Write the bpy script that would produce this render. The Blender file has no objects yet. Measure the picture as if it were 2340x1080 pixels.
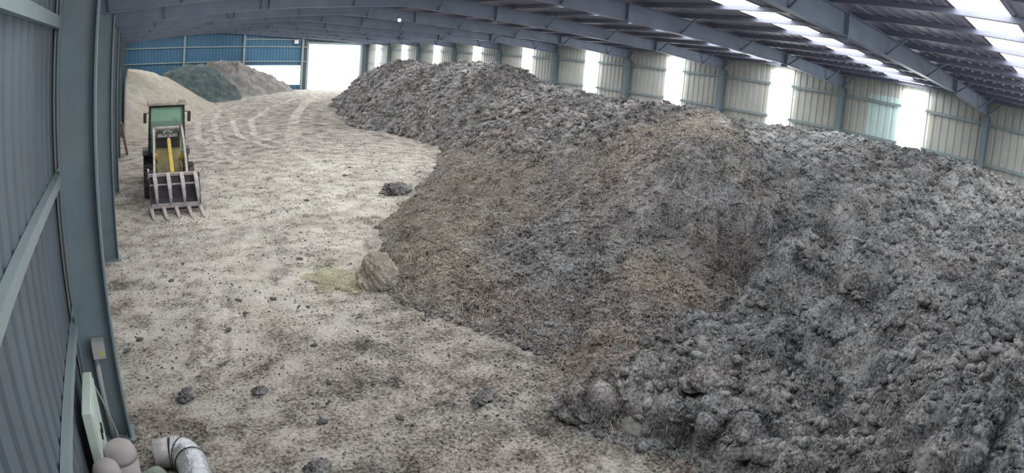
import bpy, math, random
import numpy as np
from mathutils import Matrix, Vector

SC = bpy.context.scene
COL = SC.collection
PI = math.pi

# ------------------------------------------------------------------ camera
cd = bpy.data.cameras.new('camera')
cam = bpy.data.objects.new('camera', cd)
COL.objects.link(cam)
FW = Vector((0.5478655, 0.7939099, -0.2637242)); RT = Vector((0.8325885, -0.5481638, 0.0794537)); UP = Vector((0.0814850, 0.2631036, 0.9613203))
cam.matrix_world = Matrix(((RT.x, UP.x, -FW.x, 0.0), (RT.y, UP.y, -FW.y, 0.0), (RT.z, UP.z, -FW.z, 3.65966), (0, 0, 0, 1)))
cd.type = 'PANO'                      # the barrel-distorting wide lens of a surveillance camera
cd.panorama_type = 'FISHEYE_EQUISOLID'
cd.sensor_fit = 'HORIZONTAL'
cd.sensor_width = 36.0
cd.sensor_height = 36.0 * 1080 / 2340
cd.fisheye_lens = 1511.130 * 36.0 / 2340
cd.fisheye_fov = PI
cd.clip_start = 0.05
cd.clip_end = 500
SC.camera = cam

# ------------------------------------------------------------------ sky, sun, exposure
SKY = 3.0
SKYLIGHT = 6.0
STRIP = 5.0
world = bpy.data.worlds.new('world')
SC.world = world
world.use_nodes = True
bg = world.node_tree.nodes['Background']
bg.inputs['Color'].default_value = (0.93, 0.97, 1.0, 1)
bg.inputs['Strength'].default_value = SKY
sd = bpy.data.lights.new('sun', 'SUN')
sd.energy = 4.0
sd.angle = 0.01
sun = bpy.data.objects.new('sun', sd)
COL.objects.link(sun)
sun.rotation_euler = (math.radians(20), math.radians(48), 0)
SC.view_settings.view_transform = 'Standard'
SC.view_settings.look = 'None'
SC.view_settings.gamma = 1.0
SC.view_settings.exposure = 0.6
SC.view_settings.use_curve_mapping = False
SC.cycles.max_bounces = 8
SC.cycles.diffuse_bounces = 5
SC.cycles.use_denoising = True

# ------------------------------------------------------------------ helpers
rng = np.random.default_rng(7)
random.seed(5)


class MB:
    """collects boxes, bars, tubes and sheets; build() links them as one mesh object"""
    def __init__(self):
        self.v = []; self.f = []; self.m = []; self.mi = 0

    def add(self, verts, faces):
        o = len(self.v)
        self.v += [tuple(map(float, p)) for p in verts]
        self.f += [tuple(i + o for i in f) for f in faces]
        self.m += [self.mi] * len(faces)
        return self

    def box(self, lo, hi):
        x0, y0, z0 = lo; x1, y1, z1 = hi
        return self.add([(x0, y0, z0), (x1, y0, z0), (x1, y1, z0), (x0, y1, z0), (x0, y0, z1), (x1, y0, z1), (x1, y1, z1), (x0, y1, z1)],
                        [(0, 3, 2, 1), (4, 5, 6, 7), (0, 1, 5, 4), (1, 2, 6, 5), (2, 3, 7, 6), (3, 0, 4, 7)])

    def bar(self, a, b, w, h, up=(0, 0, 1), w2=None, h2=None):
        a = Vector(a); b = Vector(b); d = (b - a).normalized(); up = Vector(up)
        if abs(d.dot(up)) > 0.98: up = Vector((0, 1, 0))
        s = d.cross(up).normalized(); u = s.cross(d).normalized()
        w2 = w if w2 is None else w2; h2 = h if h2 is None else h2
        P = []
        for c, ww, hh in ((a, w, h), (b, w2, h2)):
            for sx, sy in ((-1, -1), (1, -1), (1, 1), (-1, 1)):
                P.append(c + s * (sx * ww / 2) + u * (sy * hh / 2))
        return self.add(P, [(0, 1, 2, 3), (7, 6, 5, 4), (0, 4, 5, 1), (1, 5, 6, 2), (2, 6, 7, 3), (3, 7, 4, 0)])

    def path(self, pts, w, h, up=(0, 0, 1)):
        """one rectangular bar bent along pts"""
        pts = [Vector(p) for p in pts]; up = Vector(up); n = len(pts); P = []
        for i, p in enumerate(pts):
            d = (pts[min(i + 1, n - 1)] - pts[max(i - 1, 0)]).normalized()
            s = d.cross(up).normalized() if abs(d.dot(up)) < 0.995 else Vector((1, 0, 0))
            u = s.cross(d).normalized()
            ww = w[i] if isinstance(w, (list, tuple)) else w
            hh = h[i] if isinstance(h, (list, tuple)) else h
            for sx, sy in ((-1, -1), (1, -1), (1, 1), (-1, 1)):
                P.append(p + s * (sx * ww / 2) + u * (sy * hh / 2))
        F = [(0, 1, 2, 3), tuple(4 * (n - 1) + k for k in (3, 2, 1, 0))]
        for i in range(n - 1):
            for k in range(4):
                a = 4 * i + k; b = 4 * i + (k + 1) % 4
                F.append((a, a + 4, b + 4, b))
        return self.add(P, F)

    def tube(self, pts, r, seg=12, caps=True):
        pts = [Vector(p) for p in pts]; n = len(pts); P = []
        ref = Vector((0.13, 0.31, 0.94))
        for i, p in enumerate(pts):
            d = (pts[min(i + 1, n - 1)] - pts[max(i - 1, 0)]).normalized()
            s = d.cross(ref).normalized(); u = s.cross(d).normalized()
            rr = r[i] if isinstance(r, (list, tuple)) else r
            for k in range(seg):
                t = 2 * PI * k / seg
                P.append(p + s * (rr * math.cos(t)) + u * (rr * math.sin(t)))
        F = []
        for i in range(n - 1):
            for k in range(seg):
                a = i * seg + k; b = i * seg + (k + 1) % seg
                F.append((a, b, b + seg, a + seg))
        if caps:
            F.append(tuple(range(seg - 1, -1, -1))); F.append(tuple((n - 1) * seg + k for k in range(seg)))
        return self.add(P, F)

    def lathe(self, prof, c=(0, 0, 0), axis='z', seg=24):
        P = []
        for r, h in prof:
            for k in range(seg):
                t = 2 * PI * k / seg; a, b = r * math.cos(t), r * math.sin(t)
                q = (a, b, h) if axis == 'z' else (h, a, b)
                P.append((c[0] + q[0], c[1] + q[1], c[2] + q[2]))
        F = []
        for i in range(len(prof) - 1):
            for k in range(seg):
                a = i * seg + k; b = i * seg + (k + 1) % seg
                F.append((a, b, b + seg, a + seg))
        F.append(tuple(range(seg - 1, -1, -1))); F.append(tuple((len(prof) - 1) * seg + k for k in range(seg)))
        return self.add(P, F)

    def build(self, name, mats, parent=None, smooth=False, bevel=0.0):
        me = bpy.data.meshes.new(name)
        me.from_pydata(self.v, [], self.f)
        for m in (mats if isinstance(mats, (list, tuple)) else [mats]): me.materials.append(m)
        if any(self.m): me.polygons.foreach_set('material_index', self.m)
        me.update()
        o = bpy.data.objects.new(name, me)
        COL.objects.link(o)
        if parent is not None: o.parent = parent
        if smooth: me.polygons.foreach_set('use_smooth', [True] * len(me.polygons))
        if bevel:
            b = o.modifiers.new('bevel', 'BEVEL'); b.width = bevel; b.segments = 2; b.limit_method = 'ANGLE'
        return o


def empty(name, loc=(0, 0, 0), rz=0.0):
    o = bpy.data.objects.new(name, None)
    COL.objects.link(o); o.location = loc; o.rotation_euler = (0, 0, rz); o.empty_display_size = 0.2
    return o


def tag(o, label=None, cat=None, group=None, kind=None):
    if label: o['label'] = label
    if cat: o['category'] = cat
    if group: o['group'] = group
    if kind: o['kind'] = kind
    return o


ORD = ['zeroth', 'first', 'second', 'third', 'fourth', 'fifth', 'sixth', 'seventh', 'eighth', 'ninth', 'tenth', 'eleventh', 'twelfth']


# ---- noise (numpy): lattice value noise, fractal sum, cellular lumps
def _h(ix, iy, s):
    n = (ix.astype(np.int64) * 374761393 + iy.astype(np.int64) * 668265263 + s * 1442695041) & 0xFFFFFFFF
    n = ((n ^ (n >> 13)) * 1274126177) & 0xFFFFFFFF
    n = (n ^ (n >> 16)) & 0xFFFFFF
    return n / float(0xFFFFFF)


def vnoise(x, y, s=0):
    ix = np.floor(x); iy = np.floor(y); fx = x - ix; fy = y - iy
    ix = ix.astype(np.int64); iy = iy.astype(np.int64)
    ux = fx * fx * fx * (fx * (fx * 6 - 15) + 10); uy = fy * fy * fy * (fy * (fy * 6 - 15) + 10)
    a = _h(ix, iy, s); b = _h(ix + 1, iy, s); c = _h(ix, iy + 1, s); d = _h(ix + 1, iy + 1, s)
    return ((a * (1 - ux) + b * ux) * (1 - uy) + (c * (1 - ux) + d * ux) * uy) * 2 - 1


def fbm(x, y, s=0, octv=4, gain=0.5):
    r = 0.0; a = 1.0; t = 0.0
    for k in range(octv):
        c, q = math.cos(0.7 * k + .3), math.sin(0.7 * k + .3)
        r = r + a * vnoise((c * x - q * y) * 2 ** k + 17.3 * k, (q * x + c * y) * 2 ** k - 9.1 * k, s + k); t += a; a *= gain
    return r / t


def lumps(x, y, s=0, jit=0.9):
    """rounded clods with creases between them: about -0.6 in a crease, 1 on a top; each clod its own height"""
    x = x + 0.35 * vnoise(x * 1.7, y * 1.7, s + 50); y = y + 0.35 * vnoise(x * 1.7 + 31, y * 1.7, s + 51)
    ix = np.floor(x).astype(np.int64); iy = np.floor(y).astype(np.int64)
    best = np.full(x.shape, -9.0)
    for dx in (-1, 0, 1):
        for dy in (-1, 0, 1):
            cx = ix + dx; cy = iy + dy
            px = cx + 0.5 + jit * (_h(cx, cy, s) - 0.5); py = cy + 0.5 + jit * (_h(cx, cy, s + 1) - 0.5)
            hh = _h(cx, cy, s + 2); rr = 0.55 + 0.4 * _h(cx, cy, s + 3)
            d2 = ((x - px) ** 2 + (y - py) ** 2) / rr ** 2
            best = np.maximum(best, (0.35 + 0.65 * hh) * (1 - 1.5 * d2))
    return np.maximum(best, -0.6)


def smooth01(t):
    t = np.clip(t, 0, 1); return t * t * (3 - 2 * t)


def seg_dist(x, y, pl):
    """distance to a polyline and the run along it"""
    D = np.full(x.shape, 1e9); S = np.zeros(x.shape); run = 0.0
    for (ax, ay), (bx, by) in zip(pl[:-1], pl[1:]):
        dx, dy = bx - ax, by - ay; L = math.hypot(dx, dy)
        t = np.clip(((x - ax) * dx + (y - ay) * dy) / (L * L), 0, 1)
        d = np.hypot(x - ax - t * dx, y - ay - t * dy)
        m = d < D; D = np.where(m, d, D); S = np.where(m, run + t * L, S); run += L
    return D, S


def graded(a, b, near, d0, g):
    """steps that start at d0 near `near` and grow with the distance from it"""
    up = [near]
    while up[-1] < b: up.append(up[-1] + d0 + g * (up[-1] - near))
    dn = [near]
    while dn[-1] > a: dn.append(dn[-1] - d0 - g * (near - dn[-1]))
    return np.array(sorted(set(dn[1:] + up)))


def sheet_mesh(name, X, Y, Z, keep, mats, mat_idx=None, attrs=None, parent=None, smooth=True):
    """a height sheet: X, Y, Z 2-D arrays; keep a boolean array of cells"""
    ny, nx = X.shape
    idx = np.arange(ny * nx).reshape(ny, nx)
    q = np.stack([idx[:-1, :-1], idx[:-1, 1:], idx[1:, 1:], idx[1:, :-1]], -1)[keep]
    used = np.unique(q); remap = np.full(ny * nx, -1); remap[used] = np.arange(len(used))
    q = remap[q]
    me = bpy.data.meshes.new(name)
    me.vertices.add(len(used)); me.loops.add(q.size); me.polygons.add(len(q))
    me.vertices.foreach_set('co', np.stack([X.ravel()[used], Y.ravel()[used], Z.ravel()[used]], 1).ravel().astype(np.float32))
    me.loops.foreach_set('vertex_index', q.ravel().astype(np.int32))
    me.polygons.foreach_set('loop_start', np.arange(0, q.size, 4, dtype=np.int32))
    me.polygons.foreach_set('loop_total', np.full(len(q), 4, dtype=np.int32))
    for m in mats: me.materials.append(m)
    if mat_idx is not None: me.polygons.foreach_set('material_index', mat_idx[keep].astype(np.int32))
    me.polygons.foreach_set('use_smooth', [smooth] * len(q))
    for k, a in (attrs or {}).items():
        at = me.attributes.new(k, 'FLOAT', 'POINT'); at.data.foreach_set('value', a.ravel()[used].astype(np.float32))
    me.update(); me.validate()
    o = bpy.data.objects.new(name, me); COL.objects.link(o)
    if parent is not None: o.parent = parent
    return o


# ------------------------------------------------------------------ materials
def mat(name, col, rough=0.6, metal=0.0, var=0.0, vscale=4.0, bump=0.0, bscale=40.0, dirt=None, dirt_amt=0.0, dscale=2.0, stretch=(1, 1, 1)):
    m = bpy.data.materials.new(name); m.use_nodes = True
    nt = m.node_tree; N = nt.nodes; L = nt.links; b = N['Principled BSDF']
    b.inputs['Roughness'].default_value = rough; b.inputs['Metallic'].default_value = metal
    b.inputs['Base Color'].default_value = (*col, 1)
    tc = N.new('ShaderNodeTexCoord'); mp = N.new('ShaderNodeMapping'); mp.inputs['Scale'].default_value = stretch
    L.new(tc.outputs['Object'], mp.inputs['Vector'])
    if var:
        n = N.new('ShaderNodeTexNoise'); n.inputs['Scale'].default_value = vscale; n.inputs['Detail'].default_value = 5
        L.new(mp.outputs['Vector'], n.inputs['Vector'])
        r = N.new('ShaderNodeValToRGB'); r.color_ramp.elements[0].position = 0.3; r.color_ramp.elements[1].position = 0.7
        r.color_ramp.elements[0].color = (*[c * (1 - var) for c in col], 1); r.color_ramp.elements[1].color = (*[min(1, c * (1 + var)) for c in col], 1)
        L.new(n.outputs['Fac'], r.inputs['Fac']); out = r.outputs['Color']
        if dirt:
            n2 = N.new('ShaderNodeTexNoise'); n2.inputs['Scale'].default_value = dscale; n2.inputs['Detail'].default_value = 8
            L.new(mp.outputs['Vector'], n2.inputs['Vector'])
            r2 = N.new('ShaderNodeValToRGB'); r2.color_ramp.elements[0].position = 0.45; r2.color_ramp.elements[1].position = 0.65
            r2.color_ramp.elements[0].color = (0, 0, 0, 1); r2.color_ramp.elements[1].color = (dirt_amt, dirt_amt, dirt_amt, 1)
            L.new(n2.outputs['Fac'], r2.inputs['Fac'])
            mx = N.new('ShaderNodeMixRGB'); mx.inputs['Color2'].default_value = (*dirt, 1)
            L.new(r2.outputs['Color'], mx.inputs['Fac']); L.new(out, mx.inputs['Color1']); out = mx.outputs['Color']
        L.new(out, b.inputs['Base Color'])
    if bump:
        n3 = N.new('ShaderNodeTexNoise'); n3.inputs['Scale'].default_value = bscale; n3.inputs['Detail'].default_value = 6
        L.new(mp.outputs['Vector'], n3.inputs['Vector'])
        bp = N.new('ShaderNodeBump'); bp.inputs['Strength'].default_value = bump; bp.inputs['Distance'].default_value = 0.03
        L.new(n3.outputs['Fac'], bp.inputs['Height']); L.new(bp.outputs['Normal'], b.inputs['Normal'])
    return m


def lit(name, col, strength):
    """a sheet of clear plastic with daylight behind it"""
    m = bpy.data.materials.new(name); m.use_nodes = True
    b = m.node_tree.nodes['Principled BSDF']
    b.inputs['Base Color'].default_value = (0.8, 0.85, 0.85, 1); b.inputs['Roughness'].default_value = 0.4
    b.inputs['Emission Color'].default_value = (*col, 1); b.inputs['Emission Strength'].default_value = strength
    return m


def soil(name, stops, fine=60.0, bump=0.6, attr=None, attr_stops=None, second=None, second_stops=None, rough=0.95, bdist=0.03, hue=1):
    """earthy stuff: three tones mixed by noise of several sizes; attr blends towards a second set of tones"""
    m = bpy.data.materials.new(name); m.use_nodes = True
    nt = m.node_tree; N = nt.nodes; L = nt.links; b = N['Principled BSDF']
    b.inputs['Roughness'].default_value = rough
    b.inputs['Specular IOR Level'].default_value = 0.15
    tc = N.new('ShaderNodeTexCoord')
    n1 = N.new('ShaderNodeTexNoise'); n1.inputs['Scale'].default_value = fine; n1.inputs['Detail'].default_value = 7; n1.inputs['Roughness'].default_value = 0.65
    n2 = N.new('ShaderNodeTexNoise'); n2.inputs['Scale'].default_value = fine / 14; n2.inputs['Detail'].default_value = 6; n2.inputs['Roughness'].default_value = 0.6
    for n in (n1, n2): L.new(tc.outputs['Object'], n.inputs['Vector'])
    ad = N.new('ShaderNodeMath'); ad.operation = 'MULTIPLY_ADD'; ad.inputs[1].default_value = 0.55
    mu = N.new('ShaderNodeMath'); mu.operation = 'MULTIPLY'; mu.inputs[1].default_value = 0.45
    L.new(n2.outputs['Fac'], mu.inputs[0]); L.new(n1.outputs['Fac'], ad.inputs[0]); L.new(mu.outputs[0], ad.inputs[2])

    def ramp(st):
        r = N.new('ShaderNodeValToRGB'); e = r.color_ramp.elements
        while len(e) < len(st): e.new(0.5)
        for k, (p, c) in enumerate(st): e[k].position = p; e[k].color = (*c, 1)
        L.new(ad.outputs[0], r.inputs['Fac']); return r.outputs['Color']
    out = ramp(stops)
    for a, st in ((attr, attr_stops), (second, second_stops)):
        if a:
            at = N.new('ShaderNodeAttribute'); at.attribute_name = a
            mx = N.new('ShaderNodeMixRGB'); L.new(at.outputs['Fac'], mx.inputs['Fac']); L.new(out, mx.inputs['Color1']); L.new(ramp(st), mx.inputs['Color2'])
            out = mx.outputs['Color']
    n4 = N.new('ShaderNodeTexNoise'); n4.inputs['Scale'].default_value = 0.9; n4.inputs['Detail'].default_value = 4     # patches of a warmer and a cooler tint
    r4 = N.new('ShaderNodeValToRGB'); e4 = r4.color_ramp.elements; e4[0].position = 0.36; e4[1].position = 0.64
    e4[0].color = (1.0, 0.95, 0.92, 1); e4[1].color = (0.94, 0.98, 1.0, 1) if hue > 0 else (0.99, 1.0, 0.965, 1)
    L.new(tc.outputs['Object'], n4.inputs['Vector']); L.new(n4.outputs['Fac'], r4.inputs['Fac'])
    mt = N.new('ShaderNodeMixRGB'); mt.blend_type = 'MULTIPLY'; mt.inputs['Fac'].default_value = 1.0
    L.new(out, mt.inputs['Color1']); L.new(r4.outputs['Color'], mt.inputs['Color2']); out = mt.outputs['Color']
    L.new(out, b.inputs['Base Color'])
    bp = N.new('ShaderNodeBump'); bp.inputs['Strength'].default_value = bump; bp.inputs['Distance'].default_value = bdist
    L.new(ad.outputs[0], bp.inputs['Height']); L.new(bp.outputs['Normal'], b.inputs['Normal'])
    return m


M = {}
M['steel'] = mat('blue_grey_steel', (0.185, 0.25, 0.28), 0.45, 0.0, 0.12, 3, dirt=(0.25, 0.24, 0.22), dirt_amt=0.35, dscale=1.2)
M['rafter'] = mat('rafter_steel', (0.185, 0.22, 0.285), 0.5, 0.0, 0.12, 2)
M['roof'] = mat('roof_underside', (0.215, 0.215, 0.285), 0.5, 0.0, 0.15, 1.0, stretch=(0.3, 4, 1))
M['purlin'] = mat('purlin_steel', (0.17, 0.18, 0.235), 0.5, 0.0, 0.1, 2)
M['cladding'] = mat('cream_green_cladding', (0.46, 0.475, 0.435), 0.55, 0.0, 0.08, 1.5, dirt=(0.42, 0.38, 0.31), dirt_amt=0.5, dscale=0.7)
M['new_sheet'] = mat('mint_sheet', (0.52, 0.66, 0.64), 0.5, 0.0, 0.05, 2)
M['blue_sheet'] = mat('blue_cladding', (0.06, 0.155, 0.245), 0.5, 0.0, 0.15, 0.35)
M['left_sheet'] = mat('slate_cladding', (0.11, 0.14, 0.165), 0.55, 0.0, 0.12, 1.0)
M['girt'] = mat('girt_steel', (0.26, 0.32, 0.33), 0.5, 0.0, 0.1, 2)
M['skylight'] = lit('skylight_sheet', (0.97, 0.99, 1.0), SKYLIGHT)
M['strip'] = lit('window_sheet', (0.97, 1.0, 0.99), STRIP)
M['floor'] = soil('trodden_dirt', [(0.40, (0.11, 0.095, 0.08)), (0.47, (0.355, 0.325, 0.295)), (0.57, (0.59, 0.555, 0.51))], 26, 0.7, 'pale',
                  [(0.39, (0.28, 0.25, 0.20)), (0.46, (0.60, 0.565, 0.505)), (0.58, (0.82, 0.79, 0.725))], 'dung_shade',
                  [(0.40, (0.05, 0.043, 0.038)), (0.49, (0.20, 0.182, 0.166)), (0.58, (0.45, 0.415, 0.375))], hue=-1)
DARK = [(0.40, (0.05, 0.047, 0.047)), (0.48, (0.195, 0.185, 0.182)), (0.57, (0.44, 0.425, 0.42))]
BROWN = [(0.40, (0.07, 0.056, 0.047)), (0.48, (0.26, 0.222, 0.195)), (0.57, (0.56, 0.50, 0.44))]
RUST = [(0.33, (0.10, 0.06, 0.04)), (0.48, (0.25, 0.165, 0.12)), (0.64, (0.42, 0.31, 0.25))]
M['heap'] = soil('rotted_manure', DARK, 30, 0.9, 'straw', BROWN, 'rust', RUST)
COOL = [(0.40, (0.042, 0.046, 0.049)), (0.48, (0.178, 0.179, 0.181)), (0.57, (0.415, 0.417, 0.42))]
M['cool_heap'] = soil('dark_lumpy_manure', COOL, 30, 0.9, 'straw', BROWN, 'rust', RUST)
M['slate_heap'] = soil('dark_green_soil', [(0.33, (0.03, 0.05, 0.05)), (0.48, (0.075, 0.105, 0.105)), (0.64, (0.19, 0.215, 0.21))], 18, 0.8)
M['grey_heap'] = soil('grey_soil', [(0.33, (0.09, 0.09, 0.09)), (0.48, (0.22, 0.21, 0.20)), (0.64, (0.42, 0.39, 0.36))], 18, 0.8)
M['sand'] = soil('pale_sand', [(0.33, (0.26, 0.235, 0.19)), (0.48, (0.41, 0.375, 0.31)), (0.64, (0.55, 0.51, 0.44))], 25, 0.3)
ms = bpy.data.materials.new('straw_strand'); ms.use_nodes = True
_n = ms.node_tree.nodes; _g = _n.new('ShaderNodeNewGeometry'); _r = _n.new('ShaderNodeValToRGB')
for _k, (_p, _c) in enumerate([(0.0, (0.16, 0.12, 0.09)), (1.0, (0.62, 0.54, 0.43))]): _r.color_ramp.elements[_k].position = _p; _r.color_ramp.elements[_k].color = (*_c, 1)
ms.node_tree.links.new(_g.outputs['Random Per Island'], _r.inputs['Fac']); ms.node_tree.links.new(_r.outputs['Color'], _n['Principled BSDF'].inputs['Base Color'])
_n['Principled BSDF'].inputs['Roughness'].default_value = 0.8
M['straw_strand'] = ms
mf = ms.copy(); mf.name = 'dark_fibre'
for _k, _c in enumerate([(0.05, 0.048, 0.048), (0.40, 0.38, 0.365)]): [n for n in mf.node_tree.nodes if n.type == 'VALTORGB'][0].color_ramp.elements[_k].color = (*_c, 1)
M['fibre'] = mf
M['rock'] = soil('pale_rock', [(0.33, (0.24, 0.23, 0.22)), (0.48, (0.43, 0.41, 0.39)), (0.64, (0.60, 0.58, 0.56))], 20, 0.6)
M['bale'] = soil('caked_lump', [(0.36, (0.17, 0.145, 0.12)), (0.48, (0.42, 0.375, 0.325)), (0.60, (0.68, 0.63, 0.56))], 26, 0.9)
M['grass'] = soil('yellow_green_straw', [(0.33, (0.40, 0.38, 0.24)), (0.48, (0.62, 0.59, 0.40)), (0.64, (0.82, 0.79, 0.60))], 40, 0.8)
M['clod'] = soil('dark_clod', DARK, 60, 0.8)
M['concrete'] = mat('outside_concrete', (0.62, 0.62, 0.60), 0.9, 0, 0.06, 1)
M['white_wall'] = mat('white_render', (0.75, 0.78, 0.76), 0.9, 0, 0.06, 1)

# ------------------------------------------------------------------ the shed
XL, XR, YN, YF = -0.72, 22.85, -4.0, 59.55
EAVE, RIDGE, XM, XC = 4.80, 5.66, 8.0, 11.05


def roofz(x): return RIDGE - (RIDGE - EAVE) * (x - XM) / (XR - XM) if x > XM else RIDGE - 0.060 * (XM - x)


def frame_y(n): return 6.0 * n - 0.05


def profile(a, b, pitch=0.30, deep=0.035):
    """trapezoid corrugation between a and b: (position, depth) pairs"""
    out = []; k0 = math.floor(a / pitch); k1 = math.ceil(b / pitch)
    for k in range(k0, k1 + 1):
        for u, d in ((0.0, 0.0), (0.62, 0.0), (0.70, deep), (0.92, deep)):
            p = (k + u) * pitch
            if a < p < b: out.append((p, d))
    ends = []
    for e in (a, b):
        u = (e / pitch) % 1.0
        ends.append((e, deep if 0.70 <= u <= 0.92 else 0.0))
    return [ends[0]] + out + [ends[1]]


def corrugate(mb, axis, const, outward, a, b, z0, z1):
    """vertical sheet: runs along `axis` from a to b at the other coordinate `const`, ribs stand `outward`"""
    pr = profile(a, b); V = []; F = []
    for p, d in pr:
        c = const + outward * d
        for z in (z0, z1): V.append((c, p, z) if axis == 'y' else (p, c, z))
    for i in range(len(pr) - 1): F.append((2 * i, 2 * i + 2, 2 * i + 3, 2 * i + 1))
    mb.add(V, F)


# ceiling: two slopes of ribbed sheet with clear strips in mid-bay; purlins and clear panels are its parts
strips = [(6 * k + 3 - 0.5 - 0.05, 6 * k + 3 + 0.5 - 0.05) for k in range(0, 10)]
mb = MB()
cuts = [YN] + [c for s in strips for c in s] + [YF + 0.3]
for i in range(0, len(cuts) - 1, 2):
    pr = profile(cuts[i], cuts[i + 1], 0.30, 0.03)
    for xa, xb in ((XL - 0.3, XM), (XM, XR + 0.3)):
        V = []; F = []
        for p, d in pr:
            V.append((xa, p, roofz(xa) + d)); V.append((xb, p, roofz(xb) + d))
        for j in range(len(pr) - 1): F.append((2 * j, 2 * j + 1, 2 * j + 3, 2 * j + 2))
        mb.add(V, F)
for s in strips:                                       # solid ridge and eave ends of each strip
    for xa, xb in ((XL - 0.3, XL + 0.5), (XM - 0.6, XM), (XM, XM + 0.6), (XR - 0.5, XR + 0.3)):
        mb.add([(xa, s[0], roofz(xa)), (xb, s[0], roofz(xb)), (xb, s[1], roofz(xb)), (xa, s[1], roofz(xa))], [(0, 1, 2, 3)])
ceiling = tag(mb.build('ceiling', M['roof']), kind='structure')
for s in strips:
    for xa, xb in ((XL + 0.5, XM - 0.6), (XM + 0.6, XR - 0.5)):
        mb = MB(); mb.add([(xa, s[0], roofz(xa)), (xb, s[0], roofz(xb)), (xb, s[1], roofz(xb)), (xa, s[1], roofz(xa))], [(3, 2, 1, 0)])
        o = mb.build('skylight_panel', M['skylight'], ceiling); o['label'] = 'bright clear roof strip'
px = [XC + 0.67 + 1.35 * k for k in range(9)]
for x in sorted([2 * XC - p for p in px] + px):
    if not XL < x < XR: continue
    mb = MB(); t = roofz(x) - 0.005
    mb.box((x - 0.035, YN, t - 0.10), (x + 0.035, YF, t))
    mb.box((x - 0.035, YN, t - 0.105), (x + 0.065, YF, t - 0.097))
    mb.build('purlin', M['purlin'], ceiling)

# walls
mb = MB(); mb.mi = 0
bays = []
y = YN
for s in strips:
    bays.append((y, s[0])); y = s[1]
bays.append((y, YF))
for i, (a, b) in enumerate(bays):
    if a < 10.0 < b:                                     # one newer mint sheet beside the near window
        mb.mi = 1; corrugate(mb, 'y', XR, 1, a, a + 1.42, 0, 4.2); mb.mi = 0
        corrugate(mb, 'y', XR, 1, a, a + 1.42, 4.2, EAVE); corrugate(mb, 'y', XR, 1, a + 1.42, b, 0, EAVE)
    else:
        corrugate(mb, 'y', XR, 1, a, b, 0, EAVE)
for a, b in strips:
    corrugate(mb, 'y', XR, 1, a, b, 4.52, EAVE); corrugate(mb, 'y', XR, 1, a, b, 0, 0.9)
wall_right = tag(mb.build('wall_right', [M['cladding'], M['new_sheet']]), kind='structure')
for z in (1.25, 2.61, 3.95):
    mb = MB(); mb.box((XR - 0.09, YN, z - 0.05), (XR - 0.005, YF, z + 0.05)); mb.build('girt', M['girt'], wall_right)
for k, (a, b) in enumerate(strips):
    mb = MB(); x = XR - 0.1
    mb.add([(x, a, 0.9), (x, b, 0.9), (x, b, 4.52), (x, a, 4.52)], [(0, 1, 2, 3)])
    tag(mb.build('window_%d' % (k + 1), M['strip']), kind='structure')

mb = MB(); corrugate(mb, 'y', XL, -1, YN, YF, 0, 5.13)
wall_left = tag(mb.build('wall_left', M['left_sheet']), kind='structure')
for z in (1.25, 2.61, 3.95):
    mb = MB(); mb.box((XL + 0.005, YN, z - 0.05), (XL + 0.07, YF, z + 0.05)); mb.build('girt', M['girt'], wall_left)

mb = MB(); corrugate(mb, 'x', YN, -1, XL, 4.0, 0, 5.0); corrugate(mb, 'x', YN, -1, 12.0, XR, 0, 5.0); corrugate(mb, 'x', YN, -1, 4.0, 12.0, 4.3, 5.0); mb.add([(XL, YN, 5.0), (XR, YN, 5.0), (XR, YN, roofz(XR)), (XM, YN, RIDGE), (XL, YN, roofz(XL))], [(0, 1, 2, 3, 4)])  # unseen end wall added to shade the columns, its opening to light the heap
tag(mb.build('wall_near', M['left_sheet']), kind='structure')

DX0, DX1, DZ = 16.86, 21.99, 4.23
mb = MB()
P0, P1, P2, P3 = 5.10, 10.66, 16.22, 22.2
corrugate(mb, 'x', YF, 1, XL, 10.9, 0, 5.45)
corrugate(mb, 'x', YF, 1, 10.9, 16.15, 2.24, 5.6); corrugate(mb, 'x', YF, 1, 10.9, 16.15, 0, 0.45)
mb.mi = 1
corrugate(mb, 'x', YF, 1, 16.15, DX0, 0, 5.5); corrugate(mb, 'x', YF, 1, DX0, DX1, DZ, 5.4); corrugate(mb, 'x', YF, 1, DX1, XR, 0, 5.2)
wall_far = tag(mb.build('wall_far', [M['blue_sheet'], M['left_sheet']]), kind='structure')
for z, x0, x1 in ((2.61, XL, DX0 - 0.2), (3.95, XL, DX0 - 0.2), (4.62, 10.7, 16.2)):
    mb = MB(); mb.box((x0, YF - 0.10, z - 0.055), (x1, YF - 0.005, z + 0.055)); mb.build('girt', M['girt'], wall_far)
mb = MB()
for x in (DX0 - 0.1, DX1 + 0.1): mb.box((x - 0.1, YF - 0.12, 0), (x + 0.1, YF + 0.08, DZ + 0.2))
mb.box((DX0, YF - 0.12, DZ), (DX1, YF + 0.08, DZ + 0.2))
tag(mb.build('door_1', M['girt']), kind='structure')


def rafter_bottom(x):
    return float(np.interp(x, [XL, 3.85, 8.0, 11.05, 18.25, 22.8], [4.34, 4.80, 5.07, 4.90, 4.58, 4.22]))


def h_section(mb, x0, x1, yc, z0, z1, fl=0.22, tf=0.018, tw=0.014):
    """a standing H-section: web from x0 to x1, flanges across y"""
    mb.box((x0, yc - fl / 2, z0), (x0 + tf, yc + fl / 2, z1)); mb.box((x1 - tf, yc - fl / 2, z0), (x1, yc + fl / 2, z1))
    mb.box((x0 + tf, yc - tw / 2, z0), (x1 - tf, yc + tw / 2, z1))


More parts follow.
